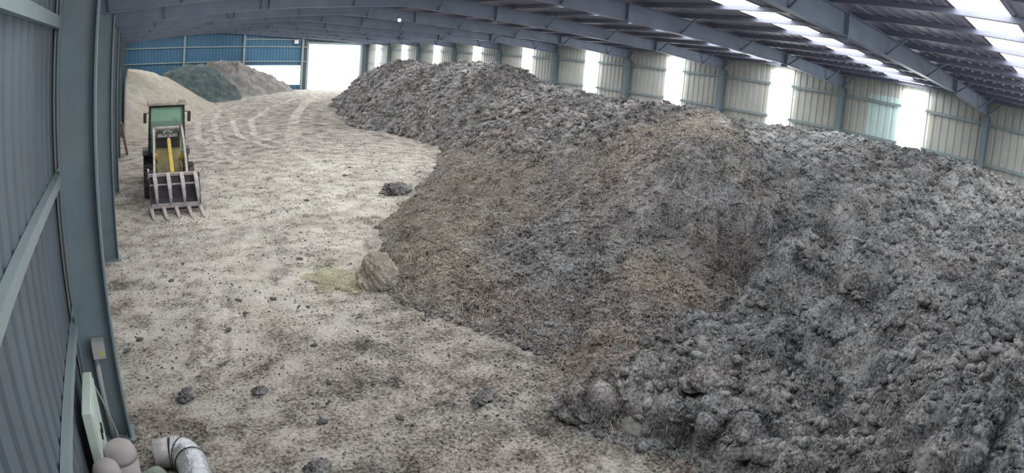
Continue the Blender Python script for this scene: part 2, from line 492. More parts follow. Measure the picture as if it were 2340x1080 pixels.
def column(x0, x1, yc, ztop, label, cap_to=None):
    o = empty('steel_column', ((x0 + x1) / 2, yc, 0))
    mb = MB(); h_section(mb, x0 - o.location.x, x1 - o.location.x, 0, 0.02, ztop); mb.build('shaft', M['steel'], o)
    mb = MB(); mb.box((x0 - 0.04 - o.location.x, -0.16, 0), (x1 + 0.04 - o.location.x, 0.16, 0.025)); mb.build('base_plate', M['steel'], o)
    return tag(o, label, 'column', 'steel columns of the shed')


for n in range(1, 10):
    y = frame_y(n)
    column(-0.66, -0.30, y, rafter_bottom(-0.66) - 0.02, 'slate blue steel column on the left wall, %s from the camera' % ORD[n])
    column(22.42, 22.78, y, rafter_bottom(22.78) - 0.02, 'slate blue steel column on the right wall, %s from the near end' % ORD[n])
for x, w in ((P0, 'behind the soil heaps'), (P1, 'left of the low opening'), (P2, 'left of the doorway')):
    o = empty('steel_post', (x, YF - 0.25, 0)); mb = MB(); zt = roofz(x) - 0.46
    mb.box((-0.09, -0.02, 0), (0.09, 0.0, zt)); mb.box((-0.09, 0.11, 0), (0.09, 0.13, zt)); mb.box((-0.01, 0, 0), (0.01, 0.11, zt)); mb.build('shaft', M['girt'], o)
    mb = MB(); mb.box((-0.14, -0.07, 0), (0.14, 0.14, 0.02)); mb.build('base_plate', M['girt'], o)
    tag(o, 'pale blue steel post on the blue far wall, ' + w, 'post', 'posts of the far wall')


for n in range(1, 11):
    y = frame_y(n) if n < 10 else YF - 0.35
    o = empty('roof_rafter', (XM, y, 4.4))
    bt = (lambda x: rafter_bottom(x)) if n < 10 else (lambda x: roofz(x) - 0.45)
    mb = MB()
    xs = [XL + 0.08, 3.85, XM, XC, 18.25, XR - 0.08]
    for xa, xb in zip(xs[:-1], xs[1:]):
        ta, tb = roofz(xa) - 0.135, roofz(xb) - 0.135; ba, bb = bt(xa), bt(xb)
        for yo0, yo1, za0, za1, zb0, zb1 in ((-0.007, 0.007, ba, ta, bb, tb), (-0.10, 0.10, ba - 0.016, ba, bb - 0.016, bb), (-0.10, 0.10, ta - 0.016, ta, tb - 0.016, tb)):
            mb.add([(xa - XM, yo0, za0 - 4.4), (xb - XM, yo0, zb0 - 4.4), (xb - XM, yo1, zb0 - 4.4), (xa - XM, yo1, za0 - 4.4),
                    (xa - XM, yo0, za1 - 4.4), (xb - XM, yo0, zb1 - 4.4), (xb - XM, yo1, zb1 - 4.4), (xa - XM, yo1, za1 - 4.4)],
                   [(0, 3, 2, 1), (4, 5, 6, 7), (0, 1, 5, 4), (1, 2, 6, 5), (2, 3, 7, 6), (3, 0, 4, 7)])
    mb.build('beam', M['rafter'], o)
    if n < 10:
        for x in (3.85, XC, 18.25):
            mb = MB(); mb.box((x - XM - 0.014, -0.12, bt(x) - 0.09 - 4.4), (x - XM + 0.014, 0.12, roofz(x) - 0.135 - 4.4)); mb.build('end_plate', M['rafter'], o)
        for k in (1, 3, 5, 7, 8):
            for x in (px[k], 2 * XC - px[k]):
                if XL + 0.2 < x < XR - 0.2:
                    mb = MB(); mb.bar((x - XM, 0, bt(x) - 4.4), (x - XM, -0.52, roofz(x) - 0.13 - 4.4), 0.045, 0.045); mb.build('fly_brace', M['rafter'], o)
    tag(o, ('blue grey steel roof rafter spanning the shed, %s from the near end' % ORD[n]) if n < 10 else 'shallow steel rafter along the top of the blue far wall', 'rafter', 'roof rafters')

# outside the doorway
mb = MB(); mb.box((-60, YF + 0.1, -0.25), (90, 130, -0.03)); tag(mb.build('ground', M['concrete']), kind='structure')
mb = MB(); mb.box((0, 78, -0.05), (60, 78.3, 2.2)); tag(mb.build('wall_outside', M['white_wall']), kind='structure')

# ------------------------------------------------------------------ the long heap: a height field through surveyed points
CTRL = np.array([16.36, 49.48, 0, 14.88, 43.67, 0, 13.67, 39.06, 0, 12.19, 34.38, 0, 11.08, 30.87, 0, 11.32, 28.49, 0, 11.92, 27.29, 0, 12.12, 25.36, 0, 12.07, 23.19, 0, 11.65, 21.57, 0, 10.8, 20.21, 0, 9.57, 18.3, 0, 8.7, 17.02, 0, 7.35, 15.21, 0, 6.05, 13.52, 0, 5.39, 12.59, 0, 4.94, 11.84, 0, 4.65, 10.99, 0, 4.44, 10.23, 0, 4.17, 9.36, 0, 3.82, 8.45, 0, 3.99, 8.11, 0, 4.18, 7.51, 0, 4.41, 6.93, 0, 4.69, 6.28, 0, 4.78, 5.55, 0, 4.48, 5.07, 0, 4.33, 4.64, 0, 4.39, 4.19, 0, 4.46, 3.85, 0, 4.69, 3.56, 0, 4.74, 3.23, 0, 4.6, 2.86, 0, 15.19, 49.77, -0.45, 12.96, 50.34, -1.2, 13.71, 43.97, -0.45, 11.49, 44.54, -1.2, 12.52, 39.39, -0.45, 10.31, 40.03, -1.2, 11.04, 34.74, -0.45, 8.85, 35.44, -1.2, 9.89, 31.05, -0.45, 7.62, 31.38, -1.2, 10.16, 28.22, -0.45, 7.92, 27.69, -1.2, 10.76, 26.99, -0.45, 8.53, 26.43, -1.2, 10.92, 25.32, -0.45, 8.62, 25.24, -1.2, 10.88, 23.34, -0.45, 8.59, 23.62, -1.2, 10.54, 22.04, -0.45, 8.42, 22.94, -1.2, 9.79, 20.85, -0.45, 7.85, 22.08, -1.2, 8.57, 18.96, -0.45, 6.65, 20.22, -1.2, 7.73, 17.72, -0.45, 5.86, 19.07, -1.2, 6.39, 15.94, -0.45, 4.56, 17.33, -1.2, 5.09, 14.24, -0.45, 3.25, 15.62, -1.2, 4.39, 13.25, -0.45, 2.47, 14.52, -1.2, 3.85, 12.35, -0.45, 1.76, 13.32, -1.2, 3.5, 11.35, -0.45, 1.3, 12.03, -1.2, 3.29, 10.57, -0.45, 1.08, 11.21, -1.2, 3.04, 9.75, -0.45, 0.86, 10.5, -1.2, 2.63, 8.62, -0.45, 0.36, 8.95, -1.2, 2.87, 7.68, -0.45, 0.72, 6.85, -1.2, 3.05, 7.1, -0.45, 0.89, 6.32, -1.2, 3.3, 6.47, -0.45, 1.18, 5.59, -1.2, 3.53, 5.98, -0.45, 1.31, 5.39, -1.2, 3.6, 5.76, -0.45, 1.33, 6.15, -1.2, 3.4, 5.61, -0.45, 1.34, 6.63, -1.2, 3.13, 4.77, -0.45, 0.85, 5.01, -1.2, 3.2, 4, -0.45, 0.93, 3.64, -1.2, 3.37, 3.34, -0.45, 1.29, 2.35, -1.2, 3.6, 3.06, -0.45, 1.51, 2.09, -1.2, 3.55, 3.38, -0.45, 1.27, 3.66, -1.2, 3.48, 3.29, -0.45, 1.33, 4.12, -1.2, 11.21, 21, 0.18, 11.13, 19.45, 0.5, 11.13, 18.3, 0.75, 11.04, 15.71, 1.15, 10.9, 13.5, 1.5, 11.54, 12.56, 2, 9.25, 14.91, 0.75, 8.64, 12.2, 1.05, 8.48, 10.42, 1.4, 8.44, 9.07, 1.75, 8.9, 8.43, 2.2, 10.78, 9.5, 2.5, 9.51, 7.69, 2.5, 11.57, 9.03, 2.6, 8.3, 14.88, 0.55, 7.06, 13.43, 0.45, 7.24, 11.77, 0.7, 7.97, 10.43, 1.05, 8.09, 9.49, 1.25, 5.84, 11.83, 0.3, 5.93, 10.33, 0.5, 6.32, 9.45, 0.7, 6.87, 8.9, 0.8, 7.49, 8.49, 1.1, 7.68, 7.63, 1.45, 8.27, 7.19, 1.6, 8.43, 6.4, 1.85, 4.69, 9.6, 0.25, 5.06, 8.74, 0.4, 5.57, 8.25, 0.5, 6.25, 7.68, 0.6, 6.91, 7.19, 0.75, 8.18, 7, 1.05, 8.44, 6.37, 1.2, 4.4, 8.21, 0.22, 4.86, 7.71, 0.2, 5.63, 7.13, 0.3, 6.54, 6.72, 0.45, 4.59, 7.23, 0.08, 5.16, 6.45, 0.1, 5.36, 5.77, 0.15, 4.84, 5.13, 0.12, 7.45, 6.43, 0.85, 6.75, 6.15, 0.75, 6.16, 5.7, 0.6, 5.63, 5.36, 0.45, 4.95, 4.84, 0.4, 4.3, 4.46, 0.35, 4.43, 4.17, 0.3, 7.43, 5.96, 0.65, 7.53, 5.63, 0.4, 6.71, 5.42, 0.35, 8.8, 5.95, 0.15, 8.2, 5.38, 0.08, 7.26, 5.18, 0.2, 9, 5.06, 0.12, 8.04, 4.03, 0.2, 5.96, 4.41, 0.35, 6.37, 4.03, 0.35, 6.67, 3.4, 0.3, 5.2, 4.06, 0.3, 5.33, 3.53, 0.35, 5.69, 3.17, 0.3, 6.14, 2.84, 0.25, 4.63, 3.83, 0.25, 4.78, 3.34, 0.25, 4.97, 2.91, 0.3, 5.3, 2.57, 0.25, 5.59, 2.34, 0.2, 9.02, 6.16, 0.75, 9.09, 6.18, 1.5, 8.94, 5.98, 2, 9.36, 5.8, 1.05, 9.35, 5.58, 0.5, 9.37, 5.08, 0.35, 7.47, 4.23, 1.75, 8.02, 4.05, 1.75, 8.18, 3.77, 1.75, 8.75, 4.48, 1.15, 7.7, 3.71, 1.1, 8.59, 4.21, 0.5, 7.37, 3.25, 0.9, 7.07, 2.91, 0.75, 6.44, 2.47, 0.65, 5.87, 2.27, 0.5, 5.45, 2.06, 0.45, 13.16, 9.54, 2.25, 11.3, 6.99, 2.05, 8.92, 5.01, 1.95, 13.27, 8.93, 2.15, 11.13, 5.34, 2, 13.86, 5.56, 2.05, 11.16, 3.93, 1.95, 7.88, 3.27, 1.75, 8.06, 2.81, 1.75, 7.08, 2.5, 1.45, 7, 2.08, 1.4, 6.5, 2.1, 1.05, 6.25, 1.65, 1.05, 5.79, 1.68, 0.8, 5.46, 1.21, 0.8, 8.93, 2.33, 1.9, 6.64, 1.47, 1.5, 5.56, 0.73, 1.2, 14.1, 2.87, 2.05, 8.16, 1.14, 1.8, 5.68, 0.37, 1.3, 16.2, 42.54, 2.02, 16, 40.83, 2.3, 16, 38.63, 2.81, 16, 36.58, 2.96, 16, 34.69, 2.95, 16, 32.12, 2.81, 16, 30.86, 3.03, 16, 29.91, 3.14, 16, 28.55, 3.24, 16, 27.27, 3.25, 16, 26.07, 3.25, 16, 24.94, 3.17, 16.2, 24.15, 2.93, 16.5, 23.52, 2.55, 16.5, 21.64, 2.58, 16, 19.05, 2.45, 15.5, 16.35, 2.49, 14.5, 14.49, 2.52, 13.3, 12.28, 2.75, 12.8, 11.06, 2.84, 12.6, 10.23, 2.82, 14, 10.79, 2.49, 22.9, 16.96, 2.04, 18, 13.29, 2.09, 22.9, 16.24, 1.64, 18, 11.6, 2.31, 22.9, 14.17, 1.85, 18, 10.51, 2.44, 22.9, 12.85, 1.99, 17, 8.88, 2.66, 22.9, 11.49, 2.21, 17, 7.7, 2.58, 22.9, 9.96, 2.13, 17, 6.61, 2.68, 22.9, 8.55, 2.23, 17, 5.91, 2.66, 22.9, 7.64, 2.21, 16, 4.3, 2.68, 22.9, 5.91, 2.23, 22.9, 17, 1.7, 22.9, 21, 1.75, 22.9, 25, 1.6, 22.9, 30, 1.6, 22.9, 36, 1.9, 22.9, 42, 1.8, 22.9, 48, 0.8, 19, 17.5, 1.9, 19, 23, 1.8, 19, 28, 2.3, 19, 34, 2.3, 19, 40, 2.2, 19, 46, 1, 20, 50, 0, 22.9, 52, 0.2, 18, 50.5, -0.2, 20, 54, -1, 20, 62, -2, 10, 60, -3, 14, 55, -2, 8, -2, 1.2, 14, -2, 1.8, 20, -2, 2, 22.9, 0, 2, 22.9, 5, 2, 14, 2, 1.95, 19, 3, 2.1, 6, -2, 0.5, 4.5, -1, -0.3, 3, 1, -1, 2, -2, -1.5]).reshape(-1, 3)


def rbf_fit(P, Z):
    d = np.hypot(P[:, None, 0] - P[None, :, 0], P[:, None, 1] - P[None, :, 1])
    n = len(P); A = np.zeros((n + 3, n + 3)); A[:n, :n] = d + 0.02 * np.eye(n) * -1; A[:n, n] = 1; A[:n, n + 1:] = P; A[n, :n] = 1; A[n + 1:, :n] = P.T
    return np.linalg.solve(A, np.concatenate([Z, [0, 0, 0]]))


WT = rbf_fit(CTRL[:, :2], CTRL[:, 2])


def heap_base(x, y):
    sh = x.shape; x = x.ravel(); y = y.ravel(); out = np.empty(len(x)); n = len(CTRL)
    for i in range(0, len(x), 40000):
        d = np.hypot(x[i:i + 40000, None] - CTRL[None, :, 0], y[i:i + 40000, None] - CTRL[None, :, 1])
        out[i:i + 40000] = d @ WT[:n] + WT[n] + WT[n + 1] * x[i:i + 40000] + WT[n + 2] * y[i:i + 40000]
    return out.reshape(sh)


def blob(x, y, cx, cy, r, e=1.0):
    return smooth01(1.25 - np.hypot((x - cx), (y - cy) * e) / r)


def in_poly(x, y, poly):
    c = np.zeros(x.shape, bool); n = len(poly); j = n - 1
    for i in range(n):
        xi, yi = poly[i]; xj, yj = poly[j]
        c ^= ((yi > y) != (yj > y)) & (x < (xj - xi) * (y - yi) / (yj - yi + 1e-12) + xi); j = i
    return c


gx = graded(2.6, 22.8, 4.5, 0.019, 0.0034)
gy = graded(-2.0, 54.0, 2.0, 0.018, 0.0032)
X, Y = np.meshgrid(gx, gy)
wob = 0.35 * fbm(X * 0.8, Y * 0.8, 3, 3)
B0 = np.minimum(heap_base(X + 0.5 * wob, Y - 0.5 * wob), (22.15 - X) * 0.62)
near_line = [(11.65, 21.9), (10.4, 16.5), (9.6, 13.2), (9.4, 11.2), (11.2, 10.6), (12.3, 11.6), (15.0, 13.5), (23.5, 15.5)]
far_poly = near_line + [(23.5, 56), (9, 56), (8, 25)]
brown_poly = [(2.0, 25), (11.5, 21.9), (10.4, 16.5), (9.6, 13.2), (9.4, 11.2), (11.2, 10.6), (12.3, 11.6), (12.9, 10.4), (12.4, 9.4), (11.6, 8.6), (10.4, 7.2), (9.2, 6.1), (8.75, 5.75), (8.5, 5.45), (7.4, 5.45), (6.4, 5.1),
              (5.4, 4.75), (4.7, 4.35), (4.3, 4.0), (2.0, 4.0)]
Xw = X + 0.25 * fbm(X * 1.2, Y * 1.2, 91, 3); Yw = Y + 0.25 * fbm(X * 1.2, Y * 1.2, 95, 3)
is_far = in_poly(Xw, Yw, far_poly); is_brown = in_poly(Xw, Yw, brown_poly) & ~is_far
# how straw-brown and how rusty the stuff is, place by place
straw = np.maximum.reduce([0.85 * blob(X, Y, 7.2, 12.6, 4.2, 0.8), 0.75 * blob(X, Y, 5.2, 9.2, 2.4), 0.7 * blob(X, Y, 10.6, 9.6, 2.0), 0.5 * blob(X, Y, 10.8, 18.0, 3.0),
                           0.8 * blob(X, Y, 7.2, 6.3, 1.0), 0.45 * blob(X, Y, 4.8, 6.8, 2.0), 0.3 * blob(X, Y, 9.6, 7.0, 1.0), 0.45 * blob(X, Y, 12.4, 9.8, 1.6)])
straw = np.clip(straw * (0.75 + 0.9 * fbm(X * 0.9, Y * 0.9, 60, 4)) - 0.55 * blob(X, Y, 6.2, 8.0, 1.3) - 0.35 * blob(X, Y, 8.2, 10.6, 1.1), 0, 1)
rust = 0.6 * np.clip(np.maximum.reduce([1.0 * blob(X, Y, 5.05, 5.15, 0.55), 0.5 * blob(X, Y, 6.6, 6.0, 0.8)]) * (0.8 + 0.8 * fbm(X * 3, Y * 3, 61, 3)), 0, 1)
# surface: clods of several sizes, rough on the right, smoother on the dug face and in the hollow
right = (~is_far & ~is_brown).astype(float)
dug = np.maximum(blob(X, Y, 8.3, 7.0, 1.5, 0.9), 0.8 * blob(X, Y, 8.2, 5.0, 1.0))
hol = smooth01((B0 - 0.02) / 0.2)
L1 = lumps(X / 0.62, Y / 0.62, 11); L2 = lumps(X / 0.27, Y / 0.27, 21); L3 = lumps(X / 0.13, Y / 0.13, 31)
LB = lumps(X / 1.1, Y / 1.1, 41)
fine = fbm(X * 9, Y * 9, 71, 4, 0.6)
rid = 1 - 2 * np.abs(fbm(X * 2.4, Y * 2.4, 75, 4))
L4 = lumps(X / 0.065, Y / 0.065, 37)
near = smooth01((22 - np.hypot(X, Y)) / 12)
amp_r = (0.15 * L1 + 0.08 * LB * near) + 0.095 * L2 + 0.055 * L3 + 0.022 * L4 * near + 0.03 * fine
amp_b = 0.075 * L1 * (1 - 0.7 * dug) + 0.06 * L2 * (1 - 0.7 * dug) + 0.032 * L3 + 0.016 * L4 * near + 0.08 * (rid - 0.4) * (1 - 0.5 * dug) + 0.04 * fine
amp_f = 0.10 * LB + 0.13 * L1 + 0.10 * L2 + 0.05 * fine
low = smooth01((6.6 - X) / 1.5) * smooth01((5.2 - Y) / 1.0)               # the heaped-up rough stuff near the camera
D = np.where(is_far, amp_f, np.where(is_brown, amp_b, amp_r)) + low * (0.10 * L1 + 0.05 * L2)
for k in range(3):                                                          # soften the seams between the three
    D[1:-1, 1:-1] = (D[1:-1, 1:-1] * 2 + D[:-2, 1:-1] + D[2:, 1:-1] + D[1:-1, :-2] + D[1:-1, 2:]) / 6 if k == 0 else D[1:-1, 1:-1]
Z = B0 + D * (0.25 + 0.75 * hol) * np.where(B0 > -0.1, 1, 0.3)
straw = np.clip(straw - 0.5 * dug, 0, 1)
gyv, gxv = np.gradient(B0, gy, gx)
gl = np.sqrt(1 + gxv ** 2 + gyv ** 2)
XD = X - gxv / gl * D * 0.6 * hol; YD = Y - gyv / gl * D * 0.6 * hol
XD = np.where(X > 22.3, X, XD)
XD = np.minimum(XD, 22.38)
cellmax = np.maximum.reduce([Z[:-1, :-1], Z[1:, :-1], Z[:-1, 1:], Z[1:, 1:]])
show = cellmax > -0.03
cf, cb = is_far[:-1, :-1], is_brown[:-1, :-1]
straw = np.clip(straw, 0, 0.9)
att = {'straw': straw, 'rust': rust}
far_heap = tag(sheet_mesh('manure_heap', XD, YD, Z, show & cf, [M['heap']], attrs=att), 'long dark grey manure heap at the back below the far windows', 'manure heap')
brown_heap = tag(sheet_mesh('manure_heap', XD, YD, Z, show & cb, [M['heap']], attrs=att), 'brown strawy manure heap in the middle, dug away at its front', 'manure heap')
right_heap = tag(sheet_mesh('manure_heap', XD, YD, Z, show & ~cf & ~cb, [M['cool_heap']], attrs=att), 'dark lumpy manure heap spread along the right wall', 'manure heap')


def strands(name, parent, N, wfun, lmin, lmax, seed, wid=0.0045, m='straw_strand', lab='loose pale straw'):
    """loose straw lying on the heap: short bent blades"""
    r = np.random.default_rng(seed); w = (wfun * (Z > 0.02)).ravel() * np.outer(np.gradient(gy), np.gradient(gx)).ravel()
    pick = r.choice(w.size, N, p=w / w.sum())
    iy, ix = np.unravel_index(pick, Z.shape); iy = np.clip(iy, 1, Z.shape[0] - 2); ix = np.clip(ix, 1, Z.shape[1] - 2)
    c = np.stack([XD[iy, ix], YD[iy, ix], Z[iy, ix]], 1)
    tx = np.stack([XD[iy, ix + 1] - XD[iy, ix - 1], YD[iy, ix + 1] - YD[iy, ix - 1], Z[iy, ix + 1] - Z[iy, ix - 1]], 1); tx /= np.linalg.norm(tx, axis=1)[:, None]
    ty = np.stack([XD[iy + 1, ix] - XD[iy - 1, ix], YD[iy + 1, ix] - YD[iy - 1, ix], Z[iy + 1, ix] - Z[iy - 1, ix]], 1); ty /= np.linalg.norm(ty, axis=1)[:, None]
    nn = np.cross(tx, ty); nn /= np.linalg.norm(nn, axis=1)[:, None] + 1e-9
    a = r.uniform(0, 2 * PI, N); d = tx * np.cos(a)[:, None] + ty * np.sin(a)[:, None]; s = np.cross(nn, d)
    ln = r.uniform(lmin, lmax, N)[:, None]; lift = r.uniform(-0.1, 0.45, N)[:, None]; wd = wid * r.uniform(0.6, 1.6, N)[:, None]
    p0 = c - d * ln * 0.5 + nn * 0.012; p1 = c + nn * (0.018 + 0.12 * ln); p2 = c + d * ln * 0.5 + nn * (0.012 + lift * ln * 0.5)
    V = np.concatenate([p0 - s * wd, p0 + s * wd, p1 - s * wd, p1 + s * wd, p2], 1).reshape(-1, 3)
    F = (np.array([[0, 1, 3, 0, 3, 2, 2, 3, 4]]) + 5 * np.arange(N)[:, None]).reshape(-1, 3)
    o = tri_obj(name, V, F, M[m], parent); o['kind'] = 'stuff'; o['label'] = lab
    return o


def crumbs(name, parent, N, wfun, smin, smax, seed, m, label, grid=None, sub=1, pw=2.0, sink=0.25, attrs=None):
    """loose crumbs too many to count, lying on a height field"""
    import bmesh
    GX, GY, GZ, ax, ay = grid if grid else (XD, YD, Z, gx, gy)
    bm = bmesh.new(); bmesh.ops.create_icosphere(bm, subdivisions=sub, radius=1.0)
    bv = np.array([v.co[:] for v in bm.verts]); bf = np.array([[v.index for v in f.verts] for f in bm.faces]); bm.free()
    r = np.random.default_rng(seed); nv = len(bv)
    kinds = []
    for k in range(12):
        q = 1 + 0.85 * fbm(bv[:, 0] * 2.1 + 7 * k + bv[:, 2] * 1.4, bv[:, 1] * 2.1 - bv[:, 2] * 1.9, 200 + k, 2, 0.7)
        kinds.append(bv * q[:, None] * np.array([1.0, r.uniform(0.55, 0.95), r.uniform(0.45, 0.8)]))
    kinds = np.array(kinds)
    w = wfun.ravel() * np.outer(np.gradient(ay), np.gradient(ax)).ravel()
    pick = r.choice(w.size, N, p=w / w.sum()); iy, ix = np.unravel_index(pick, GZ.shape)
    s = smin + (smax - smin) * r.uniform(0, 1, N) ** pw
    a = r.uniform(0, 2 * PI, N); ca, sa = np.cos(a)[:, None], np.sin(a)[:, None]; b = r.normal(0, 0.5, N); cb_, sb = np.cos(b)[:, None], np.sin(b)[:, None]
    K = kinds[r.integers(0, 12, N)] * s[:, None, None]
    x1 = K[..., 0] * cb_ - K[..., 2] * sb; z1 = K[..., 0] * sb + K[..., 2] * cb_; y1 = K[..., 1]
    V = np.stack([x1 * ca - y1 * sa, x1 * sa + y1 * ca, z1], -1) + np.stack([GX[iy, ix] + r.normal(0, 0.01, N), GY[iy, ix] + r.normal(0, 0.01, N), GZ[iy, ix] + sink * s], 1)[:, None, :]
    F = (bf[None] + nv * np.arange(N)[:, None, None]).reshape(-1, 3)
    o = tri_obj(name, V.reshape(-1, 3), F, m, parent, {k: np.repeat(v[iy, ix], nv) for k, v in (attrs or {}).items()}); o['kind'] = 'stuff'; o['label'] = label
    return o


def tri_obj(name, V, F, m, parent, attrs=None):
    me = bpy.data.meshes.new(name); n = len(F)
    me.vertices.add(len(V)); me.loops.add(3 * n); me.polygons.add(n)
    me.vertices.foreach_set('co', V.astype(np.float32).ravel()); me.loops.foreach_set('vertex_index', F.astype(np.int32).ravel())
    me.polygons.foreach_set('loop_start', np.arange(0, 3 * n, 3, dtype=np.int32)); me.polygons.foreach_set('loop_total', np.full(n, 3, dtype=np.int32))
    for k, a in (attrs or {}).items():
        at = me.attributes.new(k, 'FLOAT', 'POINT'); at.data.foreach_set('value', a.astype(np.float32))
    me.materials.append(m); me.update(); me.validate()
    o = bpy.data.objects.new(name, me); COL.objects.link(o); o.parent = parent
    return o


DIST = np.hypot(X, Y)
up = (Z > 0.0).astype(float)
strands('loose_straw', brown_heap, 42000, np.where(is_brown, straw ** 1.2 + 0.04, 0) / (2 + DIST) ** 1.0, 0.04, 0.20, 3, 0.0028)
strands('loose_straw', right_heap, 7000, np.where(~is_brown & ~is_far & (X < 14), 0.2 + straw, 0) / (2 + DIST), 0.03, 0.12, 4, 0.002)
strands('dark_fibre', right_heap, 60000, np.where(~is_brown & ~is_far, 1.0, 0) / (1.5 + DIST) ** 1.2, 0.025, 0.10, 41, 0.0035, 'fibre', 'loose grey fibres')
strands('dark_fibre', brown_heap, 45000, np.where(is_brown, 1.0, 0) / (1.5 + DIST) ** 1.2, 0.03, 0.11, 42, 0.003, 'fibre', 'loose grey fibres')
strands('dark_fibre', far_heap, 22000, np.where(is_far & (X < 18), 1.0, 0), 0.08, 0.30, 43, 0.011, 'fibre', 'loose grey fibres')
crumbs('loose_crumbs', right_heap, 12000, up * (~is_brown & ~is_far) / (2 + DIST), 0.022, 0.095, 5, M['cool_heap'], 'loose dark crumbs', attrs=att)
crumbs('loose_crumbs', brown_heap, 14000, up * is_brown * (1 - 0.5 * dug) / (2 + DIST), 0.014, 0.06, 6, M['heap'], 'loose brown crumbs', attrs=att)
crumbs('loose_crumbs', far_heap, 9000, up * is_far * (X < 19), 0.04, 0.16, 7, M['heap'], 'loose grey crumbs', attrs=att)

# ------------------------------------------------------------------ three heaps at the left, beyond the loader


def free_heap(name, cx, cy, poly_toe, crest, m, label, step=0.11, a1=0.10, a2=0.05, lim=-0.26, ylim=59.3):
    P = np.array(poly_toe); C = np.array([c[:2] for c in crest]); zc = np.array([c[2] for c in crest])
    ctr = P.mean(0); out = ctr + (P - ctr) * 1.25
    pts = np.concatenate([P, out, C]); zz = np.concatenate([np.zeros(len(P)), -0.35 * np.ones(len(P)), zc])
    W = rbf_fit(pts, zz); n = len(pts)
    x = np.arange(P[:, 0].min() - 0.8, P[:, 0].max() + 0.8, step); y = np.arange(P[:, 1].min() - 0.8, P[:, 1].max() + 0.8, step)
    x = x[x > lim]; y = y[y < ylim]; x = np.concatenate([[lim], x])
    GX, GY = np.meshgrid(x, y)
    d = np.hypot(GX.ravel()[:, None] - pts[None, :, 0], GY.ravel()[:, None] - pts[None, :, 1])
    H = (d @ W[:n] + W[n] + W[n + 1] * GX.ravel() + W[n + 2] * GY.ravel()).reshape(GX.shape)
    H = H + (a1 * lumps(GX / 0.8, GY / 0.8, 5) + a2 * lumps(GX / 0.35, GY / 0.35, 6) + a2 * fbm(GX * 4, GY * 4, 8, 3)) * smooth01(H / 0.3)
    H = np.minimum(H, (GX - lim) * 30 - 0.05)
    cm = np.maximum.reduce([H[:-1, :-1], H[1:, :-1], H[:-1, 1:], H[1:, 1:]])
    return tag(sheet_mesh(name, GX, GY, H, cm > -0.02, [m]), label, 'heap')


free_heap('sand_heap', 1, 38, [(-0.7, 28.5), (0.6, 28.8), (2.2, 32), (4.2, 38.5), (5.9, 43.5), (6.3, 46.5), (4, 48.5), (1, 49), (-0.7, 48)],
          [(-0.6, 36, 2.35), (0.6, 37.5, 2.45), (1.6, 40.0, 2.4), (2.6, 43, 2.0), (0.2, 33.0, 1.5), (2.6, 38.5, 1.5), (0, 43, 2.2), (4.3, 44.5, 0.85)], M['sand'],
          'pale beige sand heap against the left wall behind the loader', a1=0.05, a2=0.03)
free_heap('soil_heap', 6, 50, [(2.0, 46.5), (5.2, 45.3), (7.2, 47.0), (9.0, 50.6), (9.5, 53.5), (8.0, 56), (4, 56.5), (1.5, 54)],
          [(3.2, 50.8, 2.05), (4.5, 51.2, 2.35), (6.0, 51.5, 2.4), (7.2, 53.0, 2.0), (5.4, 48.6, 1.2), (7.5, 50.6, 1.0)], M['slate_heap'],
          'dark green-black soil heap behind the pale sand heap', a1=0.26, a2=0.14)
free_heap('soil_heap', 10, 55, [(6.5, 53.0), (8.8, 50.7), (11.2, 53.2), (13.2, 55.8), (15.3, 58.2), (16.2, 59.0), (14, 59.8), (10, 60.5), (6, 60)],
          [(7.0, 55.5, 2.5), (9.0, 55.2, 2.5), (10.0, 56.0, 2.3), (11.8, 57.3, 1.7), (13.4, 58.2, 1.0), (10.0, 53.2, 1.1), (8.2, 53.0, 1.4)], M['grey_heap'],
          'grey brown soil heap in front of the blue far wall', a1=0.26, a2=0.14)

# ------------------------------------------------------------------ floor of trodden dirt, with tyre tracks, manure, painted shade and glare
fx = graded(XL - 0.2, 23.0, 1.5, 0.034, 0.006)
fy = graded(YN, YF + 0.2, 4.8, 0.034, 0.0065)
FX, FY = np.meshgrid(fx, fy)
tracks = [([(2.9, 13.6), (2.5, 12.4), (2.1, 11.0), (1.5, 9.9), (1.2, 9.0), (0.85, 7.4)], 0.19, 0.8), ([(3.9, 13.9), (3.3, 12.2), (2.9, 10.6)], 0.2, 0.5),
          ([(7.4, 22.6), (6.2, 25), (5.6, 28), (6.6, 34), (9.2, 41), (13.5, 50)], 0.17, 0.9), ([(6.8, 22.2), (5.5, 24.6), (4.9, 28), (5.6, 34)], 0.16, 0.9),
          ([(8.3, 24.0), (7.4, 27), (8.6, 33), (11, 40), (15, 50)], 0.2, 0.6), ([(4.0, 22), (3.9, 27), (4.6, 34), (6.0, 41)], 0.18, 0.7), ([(4.4, 18), (3.4, 22.5), (3.1, 28), (4.0, 36), (6.2, 44)], 0.2, 0.6),
          ([(5.0, 17.0), (6.3, 20.5), (6.2, 24), (9.6, 36), (13.0, 46), (18, 58)], 0.3, 0.45), ([(3.3, 5.15), (3.75, 4.55), (4.15, 4.0), (4.4, 3.3)], 0.2, 0.0), ([(2.2, 4.6), (3.1, 4.2), (3.7, 3.5)], 0.2, 0.0)]
pale = 0.75 * blob(FX, FY, 4.2, 14.5, 4.5, 0.55) + 0.75 * blob(FX, FY, 8.5, 20.0, 4.0, 0.6) + 0.3 * blob(FX, FY, 1.0, 10.0, 2.6, 0.7) + 0.35 * blob(FX, FY, 17.5, 55, 6)  # last blob paints the doorway's glare on the floor
pale = pale * (0.8 + 0.9 * fbm(FX * 0.7, FY * 0.7, 81, 4))
trk = np.zeros(FX.shape)
FZ = 0.022 * fbm(FX * 1.1, FY * 1.1, 83, 4) + 0.016 * fbm(FX * 6, FY * 6, 84, 4, 0.65)
